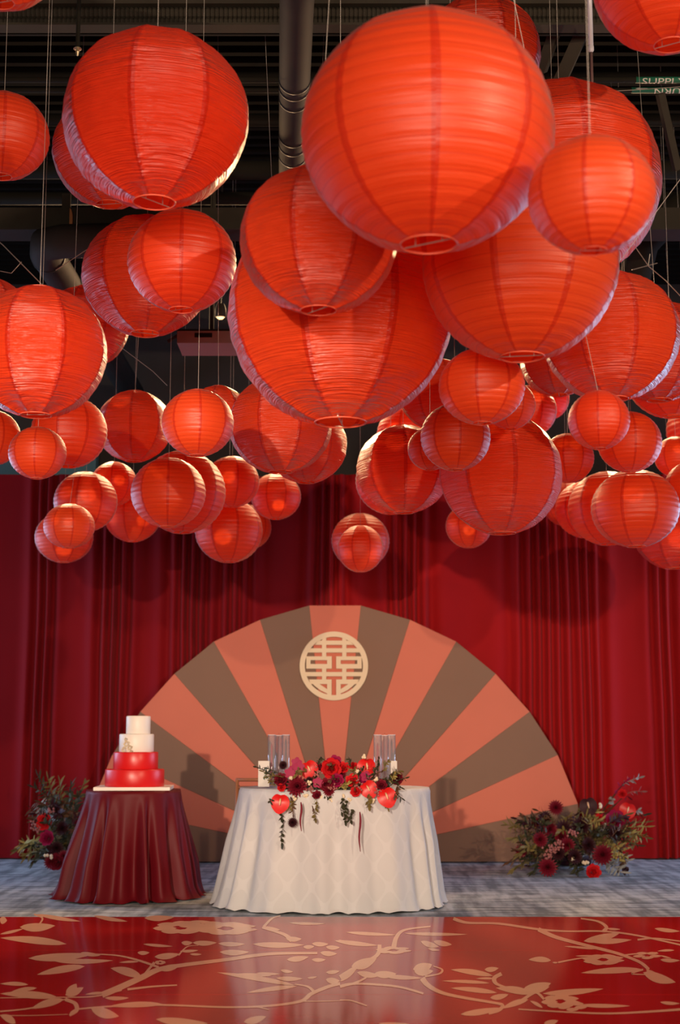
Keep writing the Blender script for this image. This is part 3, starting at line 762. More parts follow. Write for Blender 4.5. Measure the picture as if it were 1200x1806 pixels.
LV = [(100,200,330,185,28),(190,210,400,208,18),(300,228,130,258,26),(500,265,390,235,30),(285,180,355,190,14),(490,212,420,215,8),(235,150,0,128,26),(70,90,195,85,30),(0,115,85,95,10),(130,45,285,70,14),(330,50,450,70,14),(505,150,610,158,10),(485,180,528,180,14),(545,195,635,185,22),(635,175,700,172,10),(670,185,712,186,8),(640,145,680,145,16),(680,145,765,145,18),(770,148,865,150,16),(775,178,880,178,20),(890,150,1075,153,20),(510,58,615,55,20),(1008,130,1065,132,18),(1070,160,1110,158,14),(1100,148,1160,150,16),(1130,180,1190,184,18),(1012,205,1090,195,20),(1100,205,1150,205,14),(1150,160,1200,162,16),(235,330,270,290,34),(230,330,295,303,26),(225,345,110,378,26),(205,338,0,325,26),(130,305,40,318,14),(100,293,0,290,14),(575,362,380,370,20),(320,375,420,405,36),(370,322,300,328,10),(370,340,455,340,14),(245,400,270,378,14),(55,430,0,400,26),(550,415,735,430,28),(860,425,940,405,26),(1040,295,765,250,18),(960,262,800,258,12),(1050,298,870,322,16),(905,252,990,256,10),(990,242,1035,248,12),(975,270,1070,272,16),(1085,270,1120,265,8),(1150,275,1200,280,22),(1150,250,1200,245,14),(925,90,990,100,14),(560,240,640,222,22),(0,60,25,68,26),(1020,75,1150,78,10)]
RV = [(-20,138,135,155,16),(20,108,200,118,12),(225,112,450,116,12),(285,140,350,160,20),(330,140,395,152,20),(310,165,352,172,10),(40,230,130,200,36),(0,282,60,235,14),(60,250,140,262,22),(120,255,200,255,26),(150,262,290,270,16),(258,240,325,222,38),(262,248,330,245,26),(530,288,360,280,12),(540,262,390,240,20),(510,240,560,235,18),(545,272,480,272,8),(555,322,390,305,18),(530,340,595,328,20),(425,398,570,375,22),(665,345,570,378,20),(680,325,550,305,26),(645,312,745,288,36),(660,318,740,300,22),(715,325,930,308,22),(840,365,1025,368,14),(715,375,670,350,12),(1070,240,850,252,22),(745,208,665,205,20),(1070,250,1185,285,34),(1080,240,1150,280,20),(860,140,990,110,26),(880,140,1030,135,20),(900,168,790,158,8),(1110,95,1200,105,14),(1130,205,1200,208,14),(1180,172,1120,175,8),(1130,355,1200,360,12),(940,95,990,98,8),(830,192,920,190,6),(135,430,245,432,12),(720,430,770,420,20),(750,215,770,215,6),(1130,190,1170,200,6)]
for a_, b_, c_, d_, w_ in LV: leaf((a_, b_), (c_, d_), w_)
for a_, b_, c_, d_, w_ in RV: leaf((a_, b_), (c_, d_), w_, 600)
bloom(640, 92, 95, 24); bloom(800, 95, 105, 24, k=8); bloom(700, 80, 90, 14); bloom(195*2.9, 215, 20, 8)
bloom(190, 172, 62, 14, 600, 6); bloom(780, 352, 66, 26, 600); bloom(820, 370, 50, 18, 600, 5); bloom(930, 205, 72, 20, 600, 8); bloom(1085, 190, 50, 14, 600, 5)
for pl, wd in (([(360,330),(430,300),(500,268),(560,240),(640,225),(800,205),(950,185),(1120,182)],15),([(450,310),(540,300),(625,295)],7),([(560,232),(480,205),(410,190),(320,185)],6),([(430,312),(330,335),(200,338),(0,340)],5),([(0,388),(110,376),(230,345)],5),([(230,345),(265,360),(270,385),(245,402)],9),([(0,402),(120,402),(240,398)],3),([(1200,290),(1160,300),(1100,325),(1060,352),(950,368),(800,373),(570,365),(390,370),(270,380)],9),([(1060,352),(1130,352),(1200,350)],4),([(1110,320),(1085,300),(1040,292)],6),([(900,370),(950,382)],4),([(1030,138),(1000,115),(925,92)],9),([(630,190),(660,160),(700,155)],3),([(120,45),(150,60),(130,90)],4),([(930,90),(960,60),(990,50)],5),([(545,215),(520,245),(500,268)],5)):
    stem(pl, wd)
for pl, wd in (([(400,60),(450,75),(560,78),(700,98),(800,105),(930,105),(1050,120),(1210,155)],8),([(700,98),(760,125),(850,150),(950,175),(1000,190),(1060,215),(1090,240)],10),([(930,105),(940,90),(910,70),(850,60)],7),([(770,215),(850,200),(950,192)],5),([(0,268),(60,230),(130,190),(140,152)],10),([(190,160),(200,125),(230,100),(320,88)],8),([(0,300),(60,290),(200,300),(295,325)],9),([(40,292),(75,278),(100,262)],6),([(290,270),(310,295),(360,322),(440,340),(530,355),(572,365),(560,385),(525,396)],10),([(570,255),(545,270),(552,290),(590,305)],9),([(300,265),(350,255),(360,240),(330,228)],5),([(1210,380),(1100,388),(950,395),(800,390),(630,380)],8),([(0,348),(40,350),(95,368)],5),([(640,350),(690,322),(720,345)],7),([(1000,190),(1040,185),(1120,180)],5),([(0,135),(0,140)],4),([(1050,135),(1110,130),(1200,140)],6),([(1070,240),(1030,255),(1110,258)],5)):
    stem(pl, wd, 600)
pr = pm.build('floor_print', M_PRINT, dfl); pr['label'] = 'peach branch and leaf print'
bm = bmesh.new(); bm.from_mesh(pr.data)
bmesh.ops.recalc_face_normals(bm, faces=bm.faces)
for f in bm.faces:
    if f.normal.z < 0: f.normal_flip()
bmesh.ops.triangulate(bm, faces=[f for f in bm.faces if len(f.verts) > 4]); bm.to_mesh(pr.data); bm.free()

# ---------------------------------------------------------------- draped tables
def drape(name, cx, cy, rx, ry, ztop, hem, mat, nf, amp, seed, label, flare=lambda a: 1.0, puddle=0.0, pin=2.2):
    seg, rows = 260, 34; vs = [(0, 0, ztop)]; uv = [(0, 0)]; fs = []
    for k in (.35, .7, .94): 
        vs += [(rx*k*math.cos(2*PI*j/seg), ry*k*math.sin(2*PI*j/seg), ztop) for j in range(seg)]; uv += [(j/seg*3.2, -(1-k)*.7) for j in range(seg)]
    for r in range(rows+1):
        t = r/rows
        for j in range(seg):
            a = 2*PI*j/seg
            n1 = mnoise.noise(Vector((math.cos(a)*2.2+seed, math.sin(a)*2.2, 1)))
            fold = math.sin(nf*a+2.4*n1*2)+.45*math.sin(nf*1.73*a+seed+3*n1)+.5*mnoise.noise(Vector((math.cos(a)*5, math.sin(a)*5+seed, t*1.4)))
            e = amp*fold*min(1, t*pin)**1.2
            rr0 = 1+(.012 if t > 0 else 0)
            k = hem*flare(a)*(t**1.25) + e*(1 if t > .03 else 0)
            z = ztop*(1-t)+.006 - (.004 if t > 0 else 0)
            if puddle and t > .86: k += puddle*((t-.86)/.14)**2*(1+.6*math.sin(nf*.8*a+1)); z = max(.006, z - .02*(t-.86)); 
            z = max(z, .006 + (.02*abs(fold)*.5 if t > .97 else 0))
            vs.append(((rx*rr0+k)*math.cos(a), (ry*rr0+k)*math.sin(a), z)); uv.append((j/seg*3.2, t))
    n0 = 1
    fs += [(0, 1+j, 1+(j+1) % seg) for j in range(seg)]
    for q in range(rows+3):
        for j in range(seg):
            a_, b_ = n0+q*seg+j, n0+q*seg+(j+1) % seg; fs.append((a_, a_+seg, b_+seg, b_))
    me = bpy.data.meshes.new(name); me.from_pydata(vs, [], fs); me.materials.append(mat); l = me.uv_layers.new(name='UVMap')
    vi = [0]*len(me.loops); me.loops.foreach_get('vertex_index', vi); l.data.foreach_set('uv', [c for i in vi for c in uv[i]])
    me.shade_smooth(); me.update(); o = link(name, me); o.location = (cx, cy, 0); tag(o, label, 'tablecloth'); return o
STX, STY, SRX, SRY, STZ = -.035, 9.67, .630, .45, .757
def stflare(a):
    c_ = math.cos(a); return .75 + (.85 if c_ < 0 else .08)*abs(c_)**1.5
drape('tablecloth', STX, STY, SRX, SRY, STZ, .105, M_WHITE, 17, .020, 4, 'white damask tablecloth draped to the floor over the round table in the middle', stflare, .012)
CTX, CTY, CTZ = -1.44, 10.1, .725
def ctflare(a): return .9 + .35*max(0, -math.cos(a))
drape('tablecloth', CTX, CTY, .325, .32, CTZ, .12, M_SATIN, 13, .050, 9, 'burgundy satin tablecloth with deep folds under the cake', ctflare, .03, 1.5)
M_WOOD = plain('table_ply', (0.35, 0.22, 0.12), 0.6)
for (nm, lb, x_, y_, rx_, z_) in (('round_table', 'round table hidden under the white damask cloth', STX, STY, .40, STZ), ('round_table', 'small round table hidden under the burgundy cloth', CTX, CTY, .31, CTZ)):
    t = thing(nm, lb, 'table', (x_, y_, 0))
    MB().lathe((0, 0, z_-.035), [(rx_-.01, 0), (rx_, .005), (rx_, .024), (rx_-.01, .029)], 40, True).build('tabletop', M_WOOD, t)
    for a in range(4): 
        c_, s_ = math.cos(PI/4+a*PI/2)*rx_*.7, math.sin(PI/4+a*PI/2)*rx_*.7
        MB().tube([(c_, s_, 0), (c_, s_, z_-.035)], .014, 8).build('leg', M_STEEL, t)

# ---------------------------------------------------------------- cake
def cz(px_, py_): return at_y(px_, py_, CTY)
cake = thing('wedding_cake', 'four-tier cake, two white tiers over two red, on the burgundy cloth', 'cake', (CTX+.005, CTY, CTZ+.006))
M_RED = plain('red_icing', (0.62, 0.010, 0.010), 0.35, spec=0.5); M_ICE = plain('white_icing', (0.80, 0.74, 0.66), 0.45); M_BOARD = plain('cake_board', (0.80, 0.72, 0.64), 0.5)
o = MB().box((0, 0, .011), (.52, .42, .022), Matrix.Rotation(.05, 3, 'Z')).build('cake_board', M_BOARD, cake)
z0 = .022
for (w_, h_, m_, xo) in ((.206, .118, M_RED, 0), (.156, .118, M_RED, .005), (.121, .124, M_ICE, .008), (.085, .125, M_ICE, .018)):
    b_ = .007
    MB().lathe((xo, 0, z0), [(w_-.002, 0), (w_, .004), (w_, h_-b_), (w_-b_*.4, h_-b_*.3), (w_-b_, h_)], 64, True).build('tier', m_, cake, False)['label'] = 'red tier' if m_ is M_RED else 'white tier'
    z0 += h_
for o in cake.children:
    if o.name.startswith('tier'):
        for p in o.data.polygons: p.use_smooth = len(p.vertices) == 4
M_CREAM = plain('cream_petal', (0.70, 0.60, 0.42), 0.6)
mb = MB(); rng = random.Random(2)
for (fx, fz, fr) in ((-.045, .315, .026), (-.062, .275, .022), (-.020, .290, .020), (-.05, .345, .014), (-.01, .262, .014)):
    for q in range(9):
        a = q*2.4; d_ = fr*(.25+.75*q/9)
        yy = -math.sqrt(max(0, .121**2-(fx-.008)**2))-.012
        c_ = Vector((fx+d_*math.cos(a)*.7, yy+.008*q/9, fz+d_*math.sin(a)*.7)); s_ = fr*.45
        u_ = Vector((math.cos(a), -.3, math.sin(a))); v_ = Vector((-math.sin(a), 0, math.cos(a)))
        mb.add([c_-v_*s_, c_+u_*s_*.6-v_*s_*.5-Vector((0, .006, 0)), c_+u_*s_-Vector((0, .01, 0)), c_+u_*s_*.6+v_*s_*.5-Vector((0, .006, 0)), c_+v_*s_], [(0, 1, 2), (0, 2, 4), (2, 3, 4)])
mb.build('sugar_flowers', M_CREAM, cake)

# ---------------------------------------------------------------- flowers and leaves
def M_petal(n, c, r=.6, spec=.3): return plain('petal_'+n, c, r, spec=spec, var=.15, scale=30)
P_ANTH = M_petal('anthurium_red', (0.60, 0.010, 0.010), .38, .4); P_SPAD = M_petal('spadix', (0.80, 0.50, 0.28), .5)
P_ROSE = M_petal('rose_red', (0.58, 0.010, 0.014)); P_WINE = M_petal('wine', (0.16, 0.004, 0.016)); P_DARK = M_petal('near_black', (0.035, 0.006, 0.010))
P_MAG = M_petal('magenta', (0.30, 0.006, 0.06)); P_CRM = M_petal('cream', (0.72, 0.60, 0.42)); P_PINK = M_petal('dusty_pink', (0.34, 0.12, 0.11))
P_OLIVE = M_petal('olive_leaf', (0.16, 0.12, 0.032)); P_DLEAF = M_petal('dark_leaf', (0.035, 0.035, 0.014)); P_LIME = M_petal('lime_leaf', (0.34, 0.27, 0.08)); P_BRN = M_petal('brown_leaf', (0.10, 0.045, 0.02))
P_GREY = M_petal('grey_leaf', (0.30, 0.30, 0.27))
def basis(d):
    d = Vector(d).normalized(); a = d.orthogonal().normalized(); return a, d.cross(a).normalized(), d
def petal(mb, c, u, n, L_, W_, cup=.3, k=4, tip=.0):
    """petal from c along u, normal n, as a cupped strip"""
    u = u.normalized(); s = u.cross(n).normalized(); vs = []
    for i in range(k+1):
        t = i/k; w_ = W_*.5*max(.12 if tip == 0 else 0.03, math.sin(PI*(.12+.80*t))**(.7 if tip == 0 else 1.2)); b = c+u*(L_*t)+n*(cup*L_*t*t)
        vs += [b-s*w_+n*(cup*.25*w_), b, b+s*w_+n*(cup*.25*w_)]
    mb.add(vs, [(3*i+j, 3*i+j+1, 3*i+j+4, 3*i+j+3) for i in range(k) for j in (0, 1)])
def rose(name, c, d, r, mat, parent, rng, lb=None):
    a, b, n = basis(d); mb = MB(); c = Vector(c)
    for lay, (m, el, rr) in enumerate(((3, 1.45, .5), (5, 1.15, .75), (6, .75, .95), (7, .35, 1.0))):
        for q in range(m):
            t = 2*PI*q/m+lay*.7+rng.random()*.3; o_ = a*math.cos(t)+b*math.sin(t)
            u = o_*math.cos(el)+n*math.sin(el)
            petal(mb, c-n*r*.35+o_*r*.10*lay, u, (n*math.cos(el)-o_*math.sin(el)), r*rr, r*1.0, .25)
    o = mb.build(name, mat, parent, True)
    if lb: o['label'] = lb
    return o
def dahlia(name, c, d, r, mat, parent, rng, lb=None):
    a, b, n = basis(d); mb = MB(); c = Vector(c)
    for lay in range(5):
        el = 1.35-.33*lay; m = 6+3*lay
        for q in range(m):
            t = 2*PI*(q+.5*(lay % 2))/m; o_ = a*math.cos(t)+b*math.sin(t)
            petal(mb, c-n*r*.3, o_*math.cos(el)+n*math.sin(el), n*math.cos(el)-o_*math.sin(el), r*(.75+.07*lay), r*.34, .18, 3, 1)
    o = mb.build(name, mat, parent, True)
    if lb: o['label'] = lb
    return o
def anthurium(c, d, r, parent, mat=None, up=(0, 0, 1), lb=None):
    c = Vector(c); d = Vector(d).normalized(); up = (Vector(up)-d*Vector(up).dot(d)).normalized(); s = d.cross(up)
    vs = [c-d*r*.12]; m = 28; rows = 3
    for k in range(1, rows+1):
        for q in range(m):
            t = 2*PI*q/m; rr = r*(1-.10*math.cos(t*1)-.22*math.exp(-(((t+PI) % (2*PI)-PI)/.35)**2) + .18*math.exp(-((t-PI)/.4)**2))*k/rows
            vs.append(c+(up*math.cos(t)+s*math.sin(t))*rr + d*(r*.20*(k/rows)**2*math.cos(2*t)-r*.12*(1-k/rows)))
    fs = [(0, 1+q, 1+(q+1) % m) for q in range(m)] + [(1+(k*m)+q, 1+(k+1)*m+q, 1+(k+1)*m+(q+1) % m, 1+k*m+(q+1) % m) for k in range(rows-1) for q in range(m)]
    o = MB().add(vs, fs).build('anthurium', mat or P_ANTH, parent, True)
    if lb: o['label'] = lb
    MB().tube([c+up*r*.30, c+d*r*.18+up*r*.05, c+d*r*.30-up*r*.35], [r*.10, r*.10, r*.05], 8).build('spadix', P_SPAD, o, True)
    return o
def sprig(name, pts, leaf_l, leaf_w, step, mat, parent, rng, lb=None, stemr=.003, droop=.0, sides=2):
    pts = [Vector(p) for p in pts]; mb = MB().tube(pts, stemr, 5); acc = 0; k = 0
    for i in range(len(pts)-1):
        seg = pts[i+1]-pts[i]; L_ = seg.length; dirn = seg.normalized(); a, b, _ = basis(dirn); x = 0
        while x < L_:
            f = (acc+x); p = pts[i]+dirn*x; sd = 1 if k % 2 else -1
            an = (0 if sides == 2 else rng.random()*2*PI)+rng.gauss(0, .5)
            lat = (a*math.cos(an)+b*math.sin(an))*sd
            u = (lat+dirn*.7+Vector((0, 0, -droop))).normalized(); n = dirn.cross(u).cross(u).normalized()
            if rng.random() < .5: n = (n+b*.8).normalized()
            petal(mb, p, u, n, leaf_l*rng.uniform(.7, 1.1), leaf_w*rng.uniform(.8, 1.1), .15, 3, 1); x += step; k += 1
        acc += L_
    petal(mb, pts[-1], (pts[-1]-pts[-2]).normalized(), basis(pts[-1]-pts[-2])[0], leaf_l, leaf_w, .1, 3, 1)
    o = mb.build(name, mat, parent, False)
    if lb: o['label'] = lb
    return o
def curve(p0, p1, bow, n=6):
    p0, p1 = Vector(p0), Vector(p1); return [p0.lerp(p1, i/n)+Vector(bow)*math.sin(PI*i/n) for i in range(n+1)]
def berries(name, c, r, k, br, mat, parent, rng, lb=None):
    mb = MB(); c = Vector(c)
    for q in range(k):
        p = c+Vector((rng.gauss(0, r*.5), rng.gauss(0, r*.35), rng.gauss(0, r*.5)))
        mb.lathe(p, [(br*.1, -br), (br*.8, -br*.5), (br, 0), (br*.75, br*.55), (br*.1, br)], 7)
    o = mb.build(name, mat, parent, True)
    if lb: o['label'] = lb

rng = random.Random(11)
# ---- centrepiece on the white table
cp = thing('floral_centerpiece', 'low red and burgundy flower arrangement spilling over the front of the white table', 'flowers', (-.04, 9.37, STZ+.01))
def LP(px_, py_, Y):
    q = at_y(px_, py_, Y); return q-cp.location
def CC(cx, cy, Y): return LP(440+cx/4.138, 1280+cy/4.138, Y+2.22)
def cloth_front(px_):
    x = at_y(px_, 1430, 9.2).x; u = max(-.97, min(.97, (x-STX)/SRX)); return STY-(SRY+.02)*math.sqrt(1-u*u)
fdir = (0, -1, .12)
for (cx, cy, r, Y, up) in ((225, 555, .060, 6.98, (.1, 0, 1)), (435, 312, .060, 7.10, (-.5, 0, 1)), (857, 295, .062, 7.08, (0, 0, 1)), (868, 455, .056, 7.00, (-.6, 0, 1)), (1003, 512, .062, 6.98, (-.35, 0, 1))):
    p = CC(cx, cy, Y)
    anthurium(p, (rng.uniform(-.25, .25), -1, .05), r, cp, None, up, 'glossy red anthurium')
    MB().tube(curve(p+Vector((0, .02, 0)), (p.x*.6, .15, .0), (0, 0, .02), 4), .003, 5).build('stem', P_DLEAF, cp)
for (cx, cy, r, Y, m, lb) in ((598, 312, .062, 7.06, P_ROSE, 'red rose'), (690, 305, .036, 7.10, P_ROSE, 'red rose'), (752, 400, .042, 7.02, P_ROSE, 'red rose'), (778, 480, .034, 6.99, P_ROSE, 'red rose'), (235, 450, .026, 7.03, P_ROSE, 'red rose'),
                      (492, 505, .028, 6.99, P_WINE, 'wine red rose'), (560, 430, .04, 7.0, P_WINE, 'wine red rose'), (965, 432, .034, 7.02, P_WINE, 'wine red rose'), (1075, 385, .042, 7.08, P_WINE, 'wine red rose'), (228, 395, .042, 7.04, P_WINE, 'wine red rose'),
                      (620, 275, .05, 7.14, P_MAG, 'magenta rose'), (640, 400, .042, 7.02, P_MAG, 'magenta rose'), (760, 300, .03, 7.12, P_ROSE, 'red rose'), (840, 385, .034, 7.04, P_MAG, 'magenta rose')):
    rose('rose', CC(cx, cy, Y), (rng.uniform(-.3, .3), -1, rng.uniform(0, .5)), r*.95, m, cp, rng, lb)
for (cx, cy, r, Y, m) in ((350, 440, .075, 7.02, P_WINE), (585, 470, .045, 6.99, P_WINE), (500, 300, .038, 7.12, P_WINE), (440, 400, .03, 7.03, P_DARK), (245, 287, .032, 7.06, P_DARK), (315, 705, .034, 6.96, P_DARK), (670, 350, .04, 7.1, P_WINE)):
    dahlia('dahlia', CC(cx, cy, Y), (rng.uniform(-.2, .2), -1, .2), r*.95, m, cp, rng, 'burgundy dahlia')
for (cx, cy, Y) in ((345, 270, 7.1), (330, 320, 7.08), (365, 300, 7.09), (500, 415, 7.0), (850, 370, 7.02), (295, 345, 7.05)):
    a, b, n = basis((rng.uniform(-.3, .3), -1, .1)); mb = MB(); c = CC(cx, cy, Y)
    for q in range(5):
        t = 2*PI*q/5; o_ = a*math.cos(t)+b*math.sin(t); petal(mb, c, o_, n, .036, .034, .1)
    mb.build('orchid', P_MAG, cp, True)['label'] = 'magenta orchid'
for (cx, cy) in ((440, 412), (300, 375), (332, 528), (785, 335), (905, 545), (690, 522), (590, 540), (930, 385), (835, 232), (735, 540), (420, 512), (525, 525)):
    berries('cream_buds', CC(cx, cy, 6.99+.02*rng.random()), .012, 4, .010, P_CRM, cp, rng)
for (cx, cy) in ((600, 450), (440, 460), (930, 470), (500, 350), (800, 430)):
    berries('pink_berries', CC(cx, cy, 6.985), .030, 12, .007, P_PINK, cp, rng)
for k in range(36):
    cx = rng.uniform(190, 1080); cy = rng.uniform(330, 520); c = CC(cx, cy, 7.08)
    e = c+Vector((rng.uniform(-.09, .09)+(.06 if cx > 900 else -.05 if cx < 350 else 0), rng.uniform(-.12, .0), rng.uniform(-.07, .10)))
    sprig('leaf_sprig', curve(c, e, (0, 0, .015), 3), .034, .016, .016, rng.choice((P_DLEAF, P_DLEAF, P_OLIVE, P_BRN)), cp, rng, sides=1)
for (cx0, cy0, cx1, cy1, m) in ((740, 300, 730, 240, P_DLEAF), (940, 330, 945, 245, P_DLEAF), (980, 330, 1010, 260, P_OLIVE), (500, 280, 520, 235, P_DLEAF), (640, 470, 720, 420, P_LIME), (690, 490, 700, 430, P_LIME), (180, 440, 150, 400, P_OLIVE), (300, 520, 320, 640, P_BRN), (360, 520, 290, 600, P_OLIVE), (860, 500, 880, 590, P_OLIVE), (960, 530, 1010, 600, P_OLIVE), (1040, 420, 1060, 350, P_LIME), (170, 560, 150, 550, P_DLEAF)):
    sprig('leaf_sprig', curve(CC(cx0, cy0, 7.03), CC(cx1, cy1, 6.98), (0, 0, .01), 3), .032, .015, .014, m, cp, rng, sides=1)
for (px_, y0, y1, kk, m) in ((498, 1440, 1489, 14, P_DLEAF), (557, 1408, 1443, 10, P_OLIVE), (603, 1408, 1432, 9, P_DLEAF), (610, 1412, 1448, 12, P_DLEAF), (619, 1428, 1446, 6, P_DLEAF), (651, 1400, 1422, 6, P_OLIVE), (497, 1405, 1442, 5, P_DLEAF)):
    Yc = cloth_front(px_)-.012
    sprig('trailing_vine', [LP(px_+2*math.sin(i), y0+(y1-y0)*i/6, Yc-.02-.02*(i/6)-.03*max(0, (y0+(y1-y0)*i/6-1430)/60)) for i in range(7)], .034, .024, .02, m, cp, rng, 'dark trailing vine', .0018, .6, 1)
for (px_, y0, y1) in ((531, 1415, 1466), (635, 1432, 1502)):
    Yc = cloth_front(px_)-.03
    MB().tube([LP(px_+(1.2*math.sin(i*.9)), y0+(y1-y0)*i/8, Yc-.03-.0008*(y0+(y1-y0)*i/8-1420)) for i in range(9)], [.004, .007, .008, .008, .007, .007, .006, .004, .002], 6).build('hanging_amaranth', P_WINE, cp, True)['label'] = 'thin dark red hanging strand'
MB().box((.0, .02, .02), (.72, .14, .05)).build('foam_base', P_DLEAF, cp)

# ---- candles in tall glass cylinders
GL = NT('clear_glass'); g1 = GL.n('ShaderNodeBsdfTransparent'); g1.inputs[0].default_value = (.97, .97, .98, 1); g2 = GL.n('ShaderNodeBsdfGlossy'); g2.inputs['Roughness'].default_value = .06
lw = GL.n('ShaderNodeLayerWeight'); lw.inputs[0].default_value = .5; mx = GL.n('ShaderNodeMixShader')
GL.l(GL.math('MULTIPLY_ADD', GL.math('POWER', lw.outputs['Facing'], 2.2), .75, .06), mx.inputs[0]); GL.l(g1.outputs[0], mx.inputs[1]); GL.l(g2.outputs[0], mx.inputs[2]); df = GL.n('ShaderNodeBsdfDiffuse'); df.inputs[0].default_value = (.8, .82, .88, 1); m2 = GL.n('ShaderNodeMixShader'); m2.inputs[0].default_value = .10; GL.l(mx.outputs[0], m2.inputs[1]); GL.l(df.outputs[0], m2.inputs[2]); GL.l(m2.outputs[0], GL.out.inputs[0])  # white diffuse share stands in for light caught by the walls
M_WAXR = plain('wax_red', (0.45, 0.012, 0.015), .4); M_WAXD = plain('wax_oxblood', (0.09, 0.01, 0.012), .4); M_WAXP = plain('wax_blush', (0.55, 0.22, 0.18), .4)
gy = [9.74, 9.86, 9.78]
for side, pxs in (('left', (479, 491.5, 504)), ('right', (666.5, 679, 691.5))):
    for k, px_ in enumerate(pxs):
        Y = gy[k]; h_ = at_y(px_, (1296, 1297, 1296)[k], Y).z-STZ-.012; b_ = at_y(px_, 1392, Y); r_ = .027
        where = {'left': 'beside the white card', 'right': 'at the right end of the flowers'}[side]; pos = ('left', 'middle', 'right')[k]
        t = thing('glass_cylinder', f'{pos} one of three tall clear glass cylinders {where}', 'candle holder', (b_.x, Y, STZ+.012), 'tall glass candle cylinders')
        mb = MB().lathe((0, 0, 0), [(r_*.9, 0), (r_, .004), (r_, h_), (r_-.0022, h_), (r_-.0022, .006), (.002, .006)], 28)
        mb.build('glass', GL.m, t, True); MB().ring((0, 0, h_), r_-.001, .0014, 28, 6).build('glass_rim', plain('glass_rim', (.75, .78, .85), .15), t, True)
        MB().lathe((0, 0, 0), [(.001, .007), (.014, .007), (.012, .022), (.008, .03), (.001, .03)], 16).build('candle_cup', plain('cup_glass', (.6, .6, .68), .15), t, True)
        hc = (.25, .31, .28)[k]; m = (M_WAXR, M_WAXP, M_WAXD)[k]
        cn = thing('taper_candle', f'{("red", "blush", "dark")[k]} taper candle in the {pos} glass cylinder {where}', 'candle', (b_.x, Y, STZ+.012+.031), 'taper candles in glass')
        MB().lathe((0, 0, 0), [(.0095, 0), (.0095, .02), (.0065, hc-.02), (.002, hc)], 14, True).build('wax', m, cn, True); MB().tube([(0, 0, hc), (.001, 0, hc+.010)], .001, 5).build('wick', P_DARK, cn)
# ---- white cards
M_CARD = plain('card_white', (0.62, 0.58, 0.54), .6); M_INK = plain('ink_green', (0.12, 0.24, 0.17), .7)
for (px0, px1, ytop, Y, lb, art) in ((456, 475.5, 1342, 9.62, 'white card with a green leaf drawing at the left of the flowers', 1), (689.5, 700.5, 1342, 9.55, 'narrow white card standing behind the right end of the flowers', 0)):
    a, b = at_y(px0, ytop, Y), at_y(px1, ytop, Y); h_ = a.z-STZ-.012; w_ = b.x-a.x
    t = thing('table_card', lb, 'card', ((a.x+b.x)/2, Y, STZ+.012))
    MB().box((0, 0, h_/2), (w_, .018, h_)).build('card', M_CARD, t)
    if art:
        mb = MB(); rg = random.Random(4)
        for q in range(15):
            c = Vector((rg.gauss(.012, .009), -.0098, h_*.5+rg.gauss(0, .028))); an = rg.uniform(-.8, .8)+PI/2
            u = Vector((math.cos(an), 0, math.sin(an)))*.013; v = Vector((-u.z, 0, u.x))*.3
            mb.add([c-u, c+v, c+u, c-v], [(0, 1, 2, 3)])
        mb.build('leaf_drawing', M_INK, t)

# ---- chair behind the white table
M_CH = plain('chair_bronze', (0.28, 0.11, 0.05), .4, spec=.5)
cc = at_y(460, 1378, 10.6)
ch = thing('dining_chair', 'bronze spindle-back chair behind the left side of the white table', 'chair', (cc.x, 10.5, 0))
MB().box((0, 0, .44), (.40, .40, .04)).build('seat', M_CH, ch)
for sx in (-1, 1):
    for sy in (-1, 1):
        top = .78 if sy > 0 else .43
        MB().tube([(sx*.18, sy*.18+(.02 if sy > 0 else 0), 0), (sx*.18, sy*.18, .44), (sx*.18, sy*.18+(.03 if sy > 0 else 0), top)], .013, 8).build('leg', M_CH, ch, True)
bk = MB().tube([(-.19, .21, .775), (.19, .21, .775)], .013, 8).tube([(-.18, .205, .72), (.18, .205, .72)], .010, 8).tube([(-.18, .19, .56), (.18, .19, .56)], .010, 8).build('backrest', M_CH, ch, True)
for q in range(6): MB().tube([(-.13+.052*q, .19, .56), (-.13+.052*q, .205, .72)], .007, 6).build('spindle', M_CH, bk, True)
MB().tube([(-.18, -.18, .2), (.18, -.18, .2)], .009, 6).tube([(-.18, .18, .25), (.18, .18, .25)], .009, 6).tube([(-.18, -.18, .22), (-.18, .18, .22)], .009, 6).tube([(.18, -.18, .22), (.18, .18, .22)], .009, 6).build('stretcher', M_CH, ch, True)

